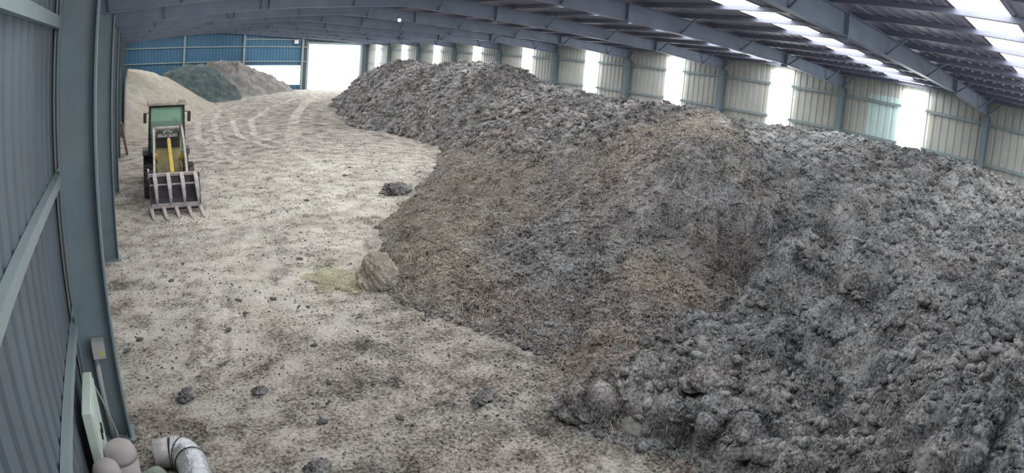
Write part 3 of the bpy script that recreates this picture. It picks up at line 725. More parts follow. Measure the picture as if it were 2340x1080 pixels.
for pl, hw, light in tracks:
    d, s = seg_dist(FX, FY, pl); m = smooth01((hw - d) / 0.05)
    side = np.sign(np.sin(d * 40)); bars = smooth01(0.5 + 2.2 * np.sin((s + d * 0.9) * 2 * PI / 0.13)) * smooth01((30 - FY) / 10)
    FZ = FZ - m * 0.012 + m * bars * 0.016 + 0.02 * np.exp(-((d - hw - 0.05) / 0.05) ** 2)
    trk = np.maximum(trk, m * (light > 0.3)); pale = np.maximum(pale, m * light * (0.7 + 0.3 * bars) * (0.55 + 0.9 * fbm(FX * 1.3, FY * 1.3, 86, 4)))  # far tracks: door light off wet dirt is painted as paler colour
dung_shade = 0.65 * blob(FX, FY, 3.5, 5.9, 2.6) + 0.22 * smooth01((9.5 - FY) / 4) + 0.5 * blob(FX, FY, 5.6, 29, 6.5, 0.7) + 0.45 * blob(FX, FY, 9.5, 40, 6, 0.6) + 0.3 * blob(FX, FY, 2.2, 20.5, 2.2) + 0.35 * blob(FX, FY, 3.3, 11.3, 1.1) + 0.55 * blob(FX, FY, 0.4, 16.2, 1.1, 0.8) + 0.55 * blob(FX, FY, 0.0, 5.8, 0.8) + 0.6 * blob(FX, FY, 12.2, 40, 5, 0.45) + 0.7 * blob(FX, FY, 10.5, 30.5, 2.2, 0.6)  # the blob left of the loader paints its shadow into the colour
D0 = heap_base(FX, FY)
dung_shade = dung_shade + 0.55 * smooth01((D0 + 0.35) / 0.4)
dung_shade = dung_shade * (1 - 0.9 * trk)
dung_shade = np.clip(dung_shade * (0.7 + 0.7 * fbm(FX * 0.9, FY * 0.9, 88, 4) + 0.6 * fbm(FX * 5, FY * 5, 188, 4)) + 0.55 * smooth01((fbm(FX * 5.5, FY * 5.5, 89, 5, 0.65) - 0.20) / 0.12), 0, 1)
crumb = lumps(FX / 0.16, FY / 0.16, 97)
FZ = FZ + np.maximum(crumb - 0.55, 0) * 0.05 * (0.4 + dung_shade)
FZ = np.minimum(FZ, 0.06)
floor = tag(sheet_mesh('floor', FX, FY, FZ, np.ones((len(fy) - 1, len(fx) - 1), bool), [M['floor']], attrs={'pale': np.clip(pale, 0, 1), 'dung_shade': dung_shade}), kind='structure')

open_floor = ((D0 < -0.05) & (FX < 20)) * (FX > -0.6)
crumbs('floor_crumbs', floor, 14000, open_floor * (FY < 26) * (FY > 2) * (0.15 + dung_shade) * (0.3 + smooth01(0.5 + 2 * fbm(FX * 1.3, FY * 1.3, 140, 3))) / np.maximum(3 + FY, 1) ** 0.7, 0.005, 0.024, 15, M['clod'], 'small dark crumbs of manure', grid=(FX, FY, FZ, fx, fy), pw=3.0)
crumbs('floor_crumbs', floor, 5000, open_floor * (FY < 20) * (FY > 2) * (0.3 + smooth01(0.5 + 2 * fbm(FX * 1.1, FY * 1.1, 141, 3))) / np.maximum(3 + FY, 1) ** 0.7, 0.006, 0.024, 16, M['floor'], 'small pale crumbs of dirt', grid=(FX, FY, FZ, fx, fy), pw=3.0)


def ground(x, y, grid='f'):
    ax, ay, G = (fx, fy, FZ) if grid == 'f' else (gx, gy, Z)
    i = int(np.clip(np.searchsorted(ax, x), 1, len(ax) - 2)); j = int(np.clip(np.searchsorted(ay, y), 1, len(ay) - 2))
    return float(G[j - 1:j + 2, i - 1:i + 2].mean())


# ------------------------------------------------------------------ lumps, stones and clods
def lump_mesh(name, m, seed, sx, sy, sz, rough=0.28, sub=4, freq=2.2, cut=-0.35):
    import bmesh
    bm = bmesh.new(); bmesh.ops.create_icosphere(bm, subdivisions=sub, radius=1.0)
    co = np.array([v.co[:] for v in bm.verts])
    q = fbm(co[:, 0] * freq + co[:, 2] * 1.3 + seed, co[:, 1] * freq - co[:, 2] * 1.7, seed, 4, 0.6) + 0.6 * lumps(co[:, 0] * 1.6 + co[:, 2] + seed, co[:, 1] * 1.6 - co[:, 2] * 0.8, seed + 3) * 0.5
    co = co * (1 + rough * q)[:, None] * np.array([sx, sy, sz])
    co[:, 2] = np.maximum(co[:, 2], cut * sz)
    for v, c in zip(bm.verts, co): v.co = c
    me = bpy.data.meshes.new(name); bm.to_mesh(me); bm.free()
    me.materials.append(m); me.polygons.foreach_set('use_smooth', [True] * len(me.polygons)); me.update()
    return me


def put(name, me, x, y, z, rz, label, cat, group=None):
    o = bpy.data.objects.new(name, me); COL.objects.link(o); o.location = (x, y, z); o.rotation_euler = (0, 0, rz)
    return tag(o, label, cat, group)


bl = lump_mesh('caked_straw_lump', M['bale'], 3, 0.30, 0.30, 0.36, 0.34, 6, 2.3, -0.5)
lump = put('caked_straw_lump', bl, 3.80, 9.15, 0.17, 0.4, 'big round caked lump at the foot of the brown heap, beside yellow straw', 'lump')
_r = np.random.default_rng(77); _v = np.array([v.co[:] for v in bl.vertices]); _nn = np.array([v.normal[:] for v in bl.vertices]); _i = _r.choice(len(_v), 1500)
_p = _v[_i]; _n = _nn[_i]; _d = np.cross(_n, _r.normal(size=_n.shape)); _d /= np.linalg.norm(_d, axis=1)[:, None]; _s = np.cross(_n, _d) * 0.0022; _l = _r.uniform(0.02, 0.07, (1500, 1))
_V = np.stack([_p - _d * _l - _s, _p - _d * _l + _s, _p + _d * _l + _n * 0.02], 1).reshape(-1, 3)
o = tri_obj('loose_straw', _V, np.arange(4500).reshape(-1, 3), M['straw_strand'], lump); o['kind'] = 'stuff'; o['label'] = 'loose straw stuck to the lump'
st = lump_mesh('pale_stone', M['rock'], 9, 0.24, 0.18, 0.17, 0.22, 4, 1.5)
put('pale_stone', st, 4.62, 3.98, 0.12, -0.4, 'pale grey stone on the floor by the near heap edge', 'stone')
st = lump_mesh('pale_stone', M['rock'], 14, 0.21, 0.16, 0.16, 0.25, 3, 1.5)
put('pale_stone', st, 13.7, 20.2, ground(13.7, 20.2, 'h') + 0.08, 0.3, 'small whitish stone on the slope of the far grey heap', 'stone')
big = lump_mesh('manure_clod', M['heap'], 21, 0.34, 0.26, 0.20, 0.35, 5, 2.0)
put('manure_clod', big, 4.33, 4.62, 0.12, 0.2, 'dark shaggy manure clod next to the pale stone', 'clod')
big = lump_mesh('manure_clod', M['heap'], 25, 0.24, 0.20, 0.17, 0.3, 4, 2.0)
put('manure_clod', big, 8.1, 3.95, ground(8.1, 3.95, 'h') + 0.08, 0.8, 'large rounded clod on the rim of the dug hollow', 'clod')
big = lump_mesh('manure_clod', M['heap'], 28, 0.30, 0.18, 0.14, 0.3, 4, 2.0)
put('manure_clod', big, 5.35, 3.9, ground(5.35, 3.9, 'h') + 0.04, 0.1, 'long rounded clod among the near rubble of the heap', 'clod')
m1 = lump_mesh('manure_clod', M['heap'], 31, 0.40, 0.28, 0.17, 0.6, 6, 3.2)
put('manure_clod', m1, 6.95, 15.6, 0.06, 0.3, 'flat dark manure clod alone on the pale floor by the brown heap', 'clod')
put('manure_clod', lump_mesh('manure_clod', M['clod'], 33, 0.184, 0.120, 0.075, 0.7, 5, 3.4), 4.85, 6.75, 0.05, 0.2, 'black clod where the thin brown spill meets the heap', 'clod')
put('manure_clod', lump_mesh('manure_clod', M['clod'], 35, 0.115, 0.085, 0.053, 0.7, 5, 3.4), 0.39, 6.55, 0.035, 0.9, 'dark clod on open dirt to the right of the first left column', 'clod')
put('manure_clod', lump_mesh('manure_clod', M['clod'], 36, 0.081, 0.060, 0.038, 0.7, 5, 3.4), 1.23, 6.42, 0.03, 0.1, 'dark clod on open dirt, further from the left column', 'clod')
put('manure_clod', lump_mesh('manure_clod', M['clod'], 37, 0.172, 0.080, 0.045, 0.7, 5, 3.4), 3.5, 5.38, 0.03, 0.5, 'flat ragged clod on the dark dirt left of the shaggy clod', 'clod')
put('manure_clod', lump_mesh('manure_clod', M['clod'], 38, 0.127, 0.080, 0.060, 0.7, 5, 3.4), 1.38, 4.80, 0.04, 0.5, 'dark clod at the bottom edge beyond the silver duct', 'clod')
var = [lump_mesh('dirt_clod', M['clod'], 40 + k, 1.1, 0.7, 0.42, 0.7, 3, 3.0) for k in range(5)]
spots = [(1.55, 8.75), (1.55, 9.23), (2.09, 9.18), (-0.16, 8.75), (-0.05, 8.27), (-0.25, 7.92), (2.06, 6.39), (2.8, 6.23), (1.9, 9.6), (2.5, 8.7), (1.2, 8.2), (0.6, 10.4), (2.9, 7.3), (3.1, 6.9), (0.9, 11.3),
         (4.4, 15.3), (3.6, 17.1), (5.0, 18.3), (5.9, 16.6), (6.4, 18.2), (7.0, 19.4), (7.6, 18.6), (8.4, 20.3), (8.9, 22.1), (8.3, 23.6), (9.3, 24.2), (3.0, 10.9), (3.5, 12.6), (2.2, 7.4), (1.7, 5.6), (2.5, 5.4), (0.4, 7.6)]
for i, (x, y) in enumerate(spots):
    s = random.uniform(0.016, 0.042) * (1 + y * 0.03)
    o = put('dirt_clod', var[i % 5], x, y, ground(x, y) + s * 0.3, random.uniform(0, 6), 'small dark clod lying on the beige dirt floor', 'clod', 'small clods on the open floor')
    o.scale = (s, s, s)

# rubble: clods broken out of the heap near the camera
rub = [lump_mesh('rubble_clod', M['heap'], 60 + k, 1.0, 0.8, 0.6, 0.36, 4) for k in range(6)]
for i in range(46):
    while True:
        x = random.uniform(4.5, 8.2); y = random.uniform(1.6, 5.2)
        if ground(x, y, 'h') > 0.05: break
    s = random.uniform(0.06, 0.17)
    o = put('rubble_clod', rub[i % 6], x, y, ground(x, y, 'h') + s * 0.12, random.uniform(0, 6), 'grey clod lying in the rubble of the near dark heap', 'clod', 'rubble clods on the near heap')
    o.scale = (s, s, s)

st = lump_mesh('pale_stone', M['rock'], 17, 0.07, 0.05, 0.06, 0.3, 3, 2.0)
put('pale_stone', st, 8.3, 5.2, ground(8.3, 5.2, 'h') + 0.02, 0.3, 'tiny whitish fragment on the steep dug face of the dark heap', 'stone')
tw = [(8.10, 5.42), (8.22, 5.56), (8.36, 5.68), (8.55, 5.90)]
mb = MB(); mb.tube([(a, b, ground(a, b, 'h') + 0.05) for a, b in tw], [0.011, 0.010, 0.009, 0.006], 7)
tag(mb.build('twig', M['straw_strand'], None, True), 'thin pale twig lying in the dug hollow', 'twig')

# yellow straw patch beside the big lump
r = np.random.default_rng(12)
mbg = MB()
for k in range(1800):
    a = r.uniform(0, 2 * PI); q = 1.25 * r.uniform(0, 1) ** 0.6; q *= 0.75 + 0.35 * math.sin(3 * a + 1) * math.cos(2 * a); x = 3.22 + 0.52 * q * math.cos(a); y = 9.62 + 0.70 * q * math.sin(a)
    b = r.uniform(0, 2 * PI); L = r.uniform(0.04, 0.14); z = ground(x, y) + 0.01 + 0.06 * max(0, 1 - q * q) * r.uniform(0, 1); w = 0.006
    dx, dy = math.cos(b), math.sin(b)
    mbg.add([(x - dx * L / 2 - dy * w, y - dy * L / 2 + dx * w, z), (x - dx * L / 2 + dy * w, y - dy * L / 2 - dx * w, z), (x + dx * L / 2, y + dy * L / 2, z + r.uniform(-0.01, 0.04))], [(0, 1, 2)])
tag(mbg.build('straw_patch', M['grass']), 'patch of yellow green straw left of the big caked lump', 'straw', kind='stuff')

# ------------------------------------------------------------------ things in the near left corner
M['silver'] = mat('silver_foil', (0.62, 0.63, 0.66), 0.32, 0.55, 0.2, 14, bump=0.7, bscale=22)
M['foil_dull'] = mat('dull_foil', (0.50, 0.47, 0.46), 0.5, 0.2, 0.2, 8, bump=0.4, bscale=20)
M['black'] = mat('black_rubber', (0.02, 0.02, 0.022), 0.6)
M['taupe'] = mat('taupe_plastic', (0.42, 0.375, 0.37), 0.6, 0, 0.06, 2)
M['mint'] = mat('pale_green_paint', (0.62, 0.72, 0.64), 0.5, 0, 0.05, 2)
M['box_grey'] = mat('box_grey', (0.42, 0.43, 0.42), 0.6, 0, 0.1, 6)
M['sack'] = mat('grey_green_sack', (0.30, 0.33, 0.29), 0.85, 0, 0.15, 6, bump=0.5, bscale=9)
M['plank'] = mat('reddish_pole', (0.36, 0.22, 0.20), 0.8, 0, 0.2, 6)

d = empty('flexible_duct', (0.09, 5.3, 0))


def duct_pts(pts, n):
    out = []
    P = [Vector(p) for p in pts]
    for i in range(len(P) - 1):
        p0 = P[max(i - 1, 0)]; p1 = P[i]; p2 = P[i + 1]; p3 = P[min(i + 2, len(P) - 1)]
        for k in range(n):
            t = k / n
            out.append(0.5 * ((2 * p1) + (-p0 + p2) * t + (2 * p0 - 5 * p1 + 4 * p2 - p3) * t * t + (-p0 + 3 * p1 - 3 * p2 + p3) * t ** 3))
    return out + [P[-1]]


run = duct_pts([(0.00, 0.00, 0.15), (0.06, -0.02, 0.15), (0.12, -0.09, 0.15), (0.155, -0.22, 0.15), (0.16, -0.42, 0.15), (0.14, -0.75, 0.15), (0.10, -1.1, 0.15)], 12)
mb = MB(); mb.tube(run, [0.148 + 0.009 * (1 if i % 3 else -1) * (0.6 + 0.4 * math.sin(i * 1.7)) for i in range(len(run))], 28); mb.build('sleeve', M['silver'], d, True)
mb = MB(); mb.tube([(-0.19, 0.01, 0.145), (-0.17, 0.01, 0.145), (-0.10, 0.008, 0.146), (-0.04, 0.005, 0.147), (-0.03, 0.004, 0.147)], [0.132, 0.14, 0.143, 0.143, 0.138], 28); mb.build('collar', M['foil_dull'], d, True)['label'] = 'dull pinkish collar of the duct'
mb = MB(); mb.tube([(-0.04, 0.005, 0.147), (0.0, 0.0, 0.148)], 0.136, 28); mb.build('gasket', M['black'], d, True)['label'] = 'black gap between collar and sleeve'
for i in (14, 34):
    a = run[i]; b = run[i + 1]; mb = MB(); mb.tube([a, b], 0.159, 28); mb.build('band', M['black'], d, True)['label'] = 'thin dark band round the duct'
tag(d, 'silver foil flexible duct bending on the floor in the near left corner', 'duct')

for x, y, h, rr, lab in ((-0.395, 4.92, 0.57, 0.15, 'taupe round-topped drum nearer the silver duct'), (-0.52, 4.52, 0.66, 0.125, 'taupe round-topped drum beside the pale green cabinet, nearest the camera')):
    o = empty('domed_drum', (x, y, 0))
    mb = MB(); mb.lathe([(rr * 0.98, 0.0), (rr, 0.02), (rr, h - 0.13)], seg=36); mb.build('body', M['taupe'], o, True)
    mb = MB(); mb.lathe([(rr + 0.004, h - 0.15), (rr + 0.004, h - 0.11), (rr * 0.97, h - 0.075), (rr * 0.85, h - 0.035), (rr * 0.62, h - 0.010), (rr * 0.3, h), (0.001, h + 0.002)], seg=36); mb.build('lid', M['taupe'], o, True)
    tag(o, lab, 'drum')

sk = lump_mesh('crumpled_sack', M['sack'], 71, 0.12, 0.13, 0.11, 0.3, 4, 1.4, -0.6)
put('crumpled_sack', sk, -0.13, 5.02, 0.07, 0.3, 'crumpled grey green sack between the drums and the silver duct', 'sack')

cb = empty('electrical_cabinet', (-0.615, 5.0, 0))
mb = MB(); mb.box((-0.03, -0.2, 0.04), (0.06, 0.55, 0.95)); mb.build('body', M['mint'], cb, bevel=0.01)
mb = MB(); mb.box((0.06, -0.18, 0.10), (0.07, 0.16, 0.9)); hd = mb.build('door', M['mint'], cb, bevel=0.004)
mb = MB(); mb.box((0.07, 0.11, 0.5), (0.085, 0.13, 0.6)); mb.build('handle', M['black'], hd)
mb = MB(); mb.box((0.06, 0.18, 0.10), (0.07, 0.52, 0.9)); hd = mb.build('door', M['mint'], cb, bevel=0.004)
mb = MB(); mb.box((0.07, 0.22, 0.5), (0.085, 0.24, 0.6)); mb.build('handle', M['black'], hd)
mb = MB(); mb.box((-0.025, -0.19, 0.0), (0.05, 0.54, 0.04)); mb.build('plinth', M['black'], cb)
tag(cb, 'pale green metal cabinet standing along the left wall', 'cabinet')

jb = empty('junction_box', (-0.47, 5.86, 1.02))
mb = MB(); mb.box((-0.065, -0.05, -0.085), (0.065, 0.075, 0.085)); mb.build('body', M['box_grey'], jb, bevel=0.006)
mb = MB(); mb.box((-0.06, -0.058, -0.08), (0.06, -0.05, 0.08)); mb.build('lid', M['box_grey'], jb)
mb = MB(); mb.box((0.005, -0.060, -0.05), (0.045, -0.058, 0.0)); mb.build('sticker', mat('yellow_sticker', (0.55, 0.52, 0.16), 0.6), jb)['label'] = 'small yellow sticker'
tag(jb, 'grey junction box with a yellow sticker on the first left column', 'box')
mb = MB(); mb.tube([(-0.51, 5.89, 0.935), (-0.51, 5.89, 0.5), (-0.50, 5.89, 0.0)], 0.028, 12)
tag(mb.build('conduit', M['box_grey'], None, True), 'grey conduit running down the column from the junction box', 'conduit')
mb = MB(); mb.tube(duct_pts([(-0.56, 5.5, 0.86), (-0.51, 5.6, 0.62), (-0.46, 5.72, 0.30), (-0.44, 5.73, 0.15), (-0.44, 5.74, 0.01)], 6), 0.009, 8)
tag(mb.build('cable', M['box_grey'], None, True), 'thin grey cable drooping from the cabinet to the floor', 'cable')

mb = MB(); mb.bar((-0.24, 21.2, 1.5), (-0.05, 24.6, 0.03), 0.09, 0.06)
tag(mb.build('leaning_pole', M['plank']), 'reddish pole leaning on the left wall near the loader', 'pole')
fl = empty('floodlight', (15.55, YF - 0.2, 4.42))
mb = MB(); mb.box((-0.22, -0.12, -0.2), (0.22, 0.06, 0.2)); mb.build('housing', M['box_grey'], fl, bevel=0.02)
mb = MB(); mb.box((-0.18, -0.13, -0.16), (0.18, -0.12, 0.16)); mb.build('lens', M['white_wall'], fl)
mb = MB(); mb.box((-0.04, 0.06, -0.05), (0.04, 0.1, 0.05)); mb.build('bracket', M['box_grey'], fl)
tag(fl, 'small pale floodlight box high on the far wall, left of the doorway', 'floodlight')
lp = empty('hanging_lamp', (9.5, 21.9, 4.86))
mb = MB(); mb.tube([(0, 0, 0.30), (0, 0, 0.08)], 0.012, 8); mb.build('cord', M['black'], lp)
mb = MB(); mb.lathe([(0.03, 0.10), (0.045, 0.06), (0.05, 0.04)], seg=16); mb.build('socket', M['black'], lp, True)
mb = MB(); mb.lathe([(0.04, 0.04), (0.05, 0.0), (0.055, -0.03), (0.04, -0.06), (0.002, -0.07)], seg=16); mb.build('bulb', lit('bulb_glow', (1, 0.98, 0.94), 14), lp, True)
tag(lp, 'small lit bulb hanging under the roof', 'lamp')

# ------------------------------------------------------------------ the wheel loader with its grapple bucket
M['tyre'] = mat('muddy_tyre', (0.065, 0.06, 0.055), 0.9, 0, 0.35, 9, dirt=(0.20, 0.17, 0.14), dirt_amt=0.9, dscale=3.5, bump=0.5, bscale=18)
M['rim'] = mat('muddy_rim', (0.22, 0.19, 0.14), 0.8, 0, 0.3, 8)
M['cab_black'] = mat('cab_dark_paint', (0.035, 0.033, 0.034), 0.5, 0, 0.2, 6)
M['dusty'] = mat('dusty_roof', (0.50, 0.46, 0.38), 0.9, 0, 0.2, 9, dirt=(0.33, 0.29, 0.22), dirt_amt=0.8, dscale=5)
M['frame_yellow'] = mat('worn_yellow', (0.62, 0.40, 0.03), 0.5, 0, 0.12, 6)
M['olive'] = mat('muddy_olive_paint', (0.24, 0.23, 0.13), 0.7, 0, 0.3, 5, dirt=(0.40, 0.28, 0.08), dirt_amt=0.6, dscale=2.0)
M['bare'] = mat('worn_grey_steel', (0.52, 0.47, 0.46), 0.55, 0.15, 0.18, 9)
M['arm'] = mat('worn_arm_paint', (0.50, 0.45, 0.43), 0.55, 0.1, 0.2, 7)
M['dark_plate'] = mat('dark_bucket_plate', (0.10, 0.09, 0.115), 0.6, 0.2, 0.3, 6)
M['grille'] = mat('dark_plum_panel', (0.085, 0.08, 0.10), 0.5, 0.2, 0.15, 3)
M['chrome'] = mat('rod_steel', (0.55, 0.56, 0.58), 0.25, 0.8)
gm = bpy.data.materials.new('green_glass'); gm.use_nodes = True
gb = gm.node_tree.nodes['Principled BSDF']
gb.inputs['Base Color'].default_value = (0.62, 0.85, 0.74, 1); gb.inputs['Roughness'].default_value = 0.05; gb.inputs['Transmission Weight'].default_value = 0.75; gb.inputs['IOR'].default_value = 1.2
M['glass'] = gm
M['lining'] = mat('cab_lining', (0.30, 0.42, 0.36), 0.8, 0, 0.1, 3)

LD = empty('wheel_loader', (1.075, 17.0, 0.0), math.radians(-1.5))


def wheel(x, y):
    R, W = 0.41, 0.30
    w = empty('wheel', (x, y, R)); w.parent = LD
    prof = [(0.20, -W / 2 + 0.03), (0.30, -W / 2), (R - 0.05, -W / 2 + 0.015), (R - 0.012, -W / 2 + 0.05), (R - 0.01, W / 2 - 0.05), (R - 0.05, W / 2 - 0.015), (0.30, W / 2), (0.20, W / 2 - 0.03)]
    mb = MB(); mb.lathe(prof, axis='x', seg=36)
    for k in range(18):
        t = 2 * PI * k / 18
        for s in (-1, 1):
            t2 = t + (0.17 if s > 0 else 0)
            a = Vector((s * W / 2 * 0.92, (R - 0.004) * math.cos(t2), (R - 0.004) * math.sin(t2))); b = Vector((0.0, (R + 0.004) * math.cos(t2 + 0.2), (R + 0.004) * math.sin(t2 + 0.2)))
            mb.bar(a, b, 0.045, 0.03, up=(0, math.cos(t2), math.sin(t2)))
    mb.build('tyre', M['tyre'], w, False)
    mb = MB(); mb.lathe([(0.21, -0.11), (0.20, -0.07), (0.10, -0.05), (0.10, 0.05), (0.20, 0.07), (0.21, 0.11)], axis='x', seg=28); mb.build('rim', M['rim'], w)
    mb = MB(); mb.lathe([(0.07, -0.13), (0.075, -0.1), (0.075, 0.1), (0.07, 0.13)], axis='x', seg=16); mb.build('hub', M['rim'], w)


for x in (-0.53, 0.53):
    for y in (0.0, 2.25): wheel(x, y)
for y in (0, 2.25): mb = MB(); mb.tube([(-0.5, y, 0.41), (0.5, y, 0.41)], 0.07, 12); mb.build('axle', M['tyre'], LD)
# front frame: two cheek plates joined by a sloping olive front
mb = MB()
for s in (-1, 1):
    mb.bar((s * 0.33, -0.55, 0.62), (s * 0.33, 0.5, 0.78), 0.04, 0.42)
    mb.bar((s * 0.33, 0.42, 0.75), (s * 0.36, 0.45, 1.78), 0.05, 0.26, up=(0, 1, 0))
mb.add([(-0.34, -0.60, 0.45), (0.34, -0.60, 0.45), (0.34, 0.10, 1.16), (-0.34, 0.10, 1.16), (-0.34, 0.5, 0.45), (0.34, 0.5, 0.45), (0.34, 0.5, 1.16), (-0.34, 0.5, 1.16)],
       [(0, 1, 2, 3), (4, 7, 6, 5), (3, 2, 6, 7), (0, 4, 5, 1), (0, 3, 7, 4), (1, 5, 6, 2)])
mb.build('front_frame', M['olive'], LD, bevel=0.01)
mb = MB(); mb.tube([(-0.40, 0.45, 1.68), (0.40, 0.45, 1.68)], 0.05, 12); mb.bar((-0.36, 0.46, 1.48), (0.36, 0.46, 1.48), 0.08, 0.07)
mb.bar((-0.2, 0.46, 1.48), (0.0, 0.46, 1.64), 0.04, 0.04); mb.bar((0.2, 0.46, 1.48), (0.0, 0.46, 1.64), 0.04, 0.04); mb.build('cross_tube', M['bare'], LD)
for s in (-1, 1):
    mb = MB(); mb.tube(duct_pts([(s * 0.12, 0.40, 1.50), (s * 0.18, 0.30, 1.62), (s * 0.27, 0.34, 1.60), (s * 0.30, 0.42, 1.44)], 5), 0.014, 6); mb.build('hose', M['cab_black'], LD, True)
# belly with dark panel below the windscreen
mb = MB(); mb.add([(-0.36, 0.62, 0.85), (0.36, 0.62, 0.85), (0.40, 0.74, 1.52), (-0.40, 0.74, 1.52), (-0.36, 1.0, 0.85), (0.36, 1.0, 0.85), (0.40, 1.0, 1.52), (-0.40, 1.0, 1.52)],
                 [(0, 1, 2, 3), (5, 4, 7, 6), (3, 2, 6, 7), (0, 4, 5, 1), (0, 3, 7, 4), (1, 5, 6, 2)]); mb.build('front_panel', M['grille'], LD, bevel=0.02)
mb = MB(); mb.box((-0.38, 0.5, 0.5), (0.38, 3.1, 0.86)); mb.build('chassis', M['olive'], LD, bevel=0.02)
# cab
CY0, CY1 = 0.95, 2.05
cab = empty('cab', (0, 0, 0)); cab.parent = LD
mb = MB()
for s in (-1, 1):
    mb.bar((s * 0.50, CY0 - 0.03, 0.90), (s * 0.47, CY0 + 0.12, 2.20), 0.06, 0.06); mb.bar((s * 0.50, CY1, 0.90), (s * 0.47, CY1, 2.20), 0.06, 0.06)
    mb.bar((s * 0.47, CY0 + 0.12, 2.19), (s * 0.47, CY1, 2.19), 0.06, 0.06); mb.bar((s * 0.50, CY0 - 0.03, 1.15), (s * 0.50, CY1, 1.15), 0.05, 0.06)
for y, z in ((CY0 + 0.12, 2.19), (CY1, 2.19), (CY0 - 0.02, 0.95), (CY1, 1.15)): mb.bar((-0.5, y, z), (0.5, y, z), 0.06, 0.06)
mb.build('cab_frame', M['cab_black'], cab)
mb = MB(); mb.bar((0, CY0 + 0.005, 1.0), (0, CY0 + 0.12, 2.16), 0.92, 0.012, up=(0, -1, 0)); mb.build('windscreen', M['glass'], cab)
mb = MB(); mb.bar((0, CY1 + 0.01, 1.18), (0, CY1 + 0.01, 2.16), 0.92, 0.012, up=(0, 1, 0)); mb.build('rear_window', M['glass'], cab)
for s in (-1, 1):
    mb = MB(); mb.bar((s * 0.495, (CY0 + CY1) / 2, 1.18), (s * 0.475, (CY0 + CY1) / 2 + 0.06, 2.16), 0.012, 0.98, up=(0, 1, 0)); mb.build('side_window', M['glass'], cab)
mb = MB(); mb.box((-0.5, CY0 + 0.02, 0.88), (0.5, CY1, 0.93)); mb.box((-0.48, CY1 - 0.05, 0.93), (0.48, CY1 - 0.02, 1.7)); mb.build('cab_lining', M['lining'], cab)
mb = MB()
mb.box((-0.56, CY0 - 0.02, 2.22), (0.56, CY1 + 0.08, 2.30)); rf = mb.build('cab_roof', M['dusty'], cab, bevel=0.025)
mb = MB(); mb.box((0.33, CY0 - 0.01, 2.30), (0.52, CY0 + 0.12, 2.37)); mb.build('work_lamp', M['dusty'], rf, bevel=0.01)
mb = MB(); mb.box((-0.24, CY0 + 0.45, 0.93), (0.24, CY0 + 0.9, 1.12)); mb.box((-0.22, CY0 + 0.82, 1.12), (0.22, CY0 + 0.94, 1.62)); mb.build('seat', M['lining'], cab, bevel=0.03)
mb = MB(); mb.tube([(0, CY0 + 0.12, 0.93), (0, CY0 + 0.26, 1.38)], 0.025, 8)
ring = [(0.17 * math.cos(t), CY0 + 0.27 + 0.06 * math.sin(t), 1.40 + 0.15 * math.sin(t)) for t in [2 * PI * k / 20 for k in range(21)]]
mb.tube(ring, 0.014, 6); mb.build('steering_wheel', M['cab_black'], cab)
mb = MB(); mb.bar((0.12, CY0 + 0.10, 1.10), (0.30, CY0 + 0.13, 1.85), 0.012, 0.02); mb.build('wiper', M['cab_black'], cab)
for s in (-1, 1):
    mr = MB(); mr.bar((s * 0.50, CY0 + 0.08, 2.05), (s * 0.62, CY0 + 0.0, 2.02), 0.018, 0.018); mr.box((s * 0.62 - 0.045, CY0 - 0.03, 1.78), (s * 0.62 + 0.045, CY0 + 0.01, 2.05)); mr.build('mirror', M['cab_black'], cab)
mb = MB(); mb.box((-0.46, CY1 + 0.02, 0.7), (0.46, 3.2, 1.22)); mb.build('engine_hood', M['frame_yellow'], LD, bevel=0.06)
mb = MB(); mb.tube([(0.28, 2.5, 1.2), (0.28, 2.5, 1.75)], 0.035, 10); mb.build('exhaust_pipe', M['cab_black'], LD)
for s in (-1, 1):
    mb = MB(); mb.path([(s * 0.55, 1.72, 0.80), (s * 0.55, 1.85, 0.90), (s * 0.55, 2.25, 0.95), (s * 0.55, 2.62, 0.88)], 0.30, 0.025); mb.build('mudguard', M['cab_black'], LD)
# boom
for s in (-1, 1):
    mb = MB(); mb.path([(s * 0.38, 0.45, 1.68), (s * 0.39, -0.35, 1.42), (s * 0.40, -1.15, 1.00), (s * 0.41, -1.62, 0.62)], 0.06, [0.14, 0.17, 0.16, 0.11]); mb.build('boom_arm', M['arm'], LD, bevel=0.006)
    mb = MB(); mb.tube([(s * 0.30, 0.1, 0.85), (s * 0.36, -0.55, 1.15)], 0.04, 12); lc = mb.build('lift_cylinder', M['frame_yellow'], LD, True)
    mb = MB(); mb.tube([(s * 0.36, -0.55, 1.15), (s * 0.39, -0.95, 1.10)], 0.022, 10); mb.build('piston_rod', M['chrome'], lc, True)
mb = MB(); mb.bar((-0.39, -1.35, 0.72), (0.39, -1.35, 0.72), 0.09, 0.09); mb.build('boom_cross_member', M['arm'], LD)
mb = MB(); mb.bar((0.02, 0.12, 1.40), (0.03, -1.62, 0.86), 0.10, 0.10); tc_ = mb.build('tilt_cylinder', M['frame_yellow'], LD, bevel=0.015)
mb = MB(); mb.tube([(0.02, 0.52, 1.52), (0.02, 0.10, 1.40)], 0.04, 10); mb.build('piston_rod', M['chrome'], tc_, True)
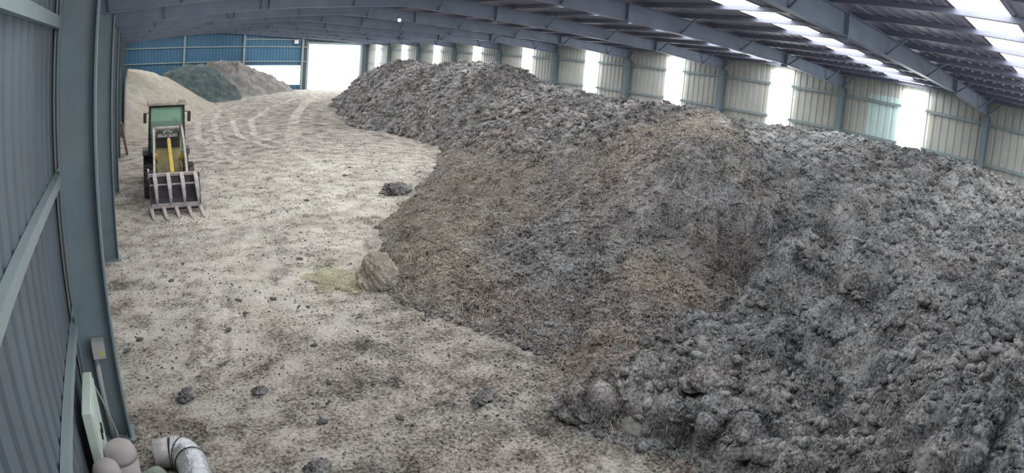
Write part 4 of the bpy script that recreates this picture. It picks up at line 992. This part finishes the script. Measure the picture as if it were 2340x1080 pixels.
# grapple bucket: dark back, clamp rack with four tines above, five floor tines below
gr = empty('grapple_bucket', (0.06, -1.95, 0)); gr.parent = LD
HW = 0.60
mb = MB(); arc = [(0.30, 0.82), (0.30, 0.55), (0.28, 0.30), (0.20, 0.14), (0.02, 0.09)]
V = []; F = []
for s in (-HW, HW):
    for a, b in arc: V.append((s, a, b))
n = len(arc)
for i in range(n - 1): F.append((i, i + 1, n + i + 1, n + i))
mb.add(V, F)
for s in (-HW, HW): mb.add([(s, a, b) for a, b in arc] + [(s, -0.10, 0.32), (s, 0.05, 0.66)], [tuple(range(n + 2))])
bk = mb.build('bucket_shell', M['dark_plate'], gr)
so = bk.modifiers.new('solid', 'SOLIDIFY'); so.thickness = 0.02
mb = MB(); mb.bar((-HW - 0.03, 0.24, 0.86), (HW + 0.03, 0.24, 0.86), 0.07, 0.07); mb.bar((-HW, 0.08, 0.66), (HW, 0.08, 0.66), 0.035, 0.035)
for s in (-1, 1): mb.bar((s * (HW + 0.02), 0.30, 0.80), (s * (HW + 0.02), 0.16, 1.0 if s < 0 else 0.92), 0.04, 0.10)
mb.build('clamp_rack', M['bare'], gr, bevel=0.006)
for x in (-0.46, -0.13, 0.20, 0.53):
    mb = MB(); mb.path([(x - 0.02, 0.24, 0.88), (x, 0.08, 0.76), (x + 0.015, -0.04, 0.58), (x + 0.03, -0.08, 0.38), (x + 0.04, -0.02, 0.22)], 0.075, [0.09, 0.10, 0.09, 0.07, 0.04], up=(1, 0, 0)); mb.build('clamp_tine', M['bare'], gr, bevel=0.005)
for x in (-0.58, -0.28, 0.02, 0.32, 0.60):
    mb = MB(); mb.path([(x - 0.02, 0.20, 0.16), (x, -0.02, 0.13), (x + 0.02, -0.30, 0.09), (x + 0.045, -0.58, 0.02)], [0.09, 0.09, 0.08, 0.05], [0.08, 0.09, 0.07, 0.03]); mb.build('floor_tine', M['bare'], gr, bevel=0.005)
mb = MB(); mb.bar((-HW, 0.0, 0.19), (HW, 0.0, 0.19), 0.06, 0.10); mb.build('tine_bar', M['bare'], gr)
tag(LD, 'small yellow wheel loader with a toothed grapple bucket parked by the left wall', 'loader')
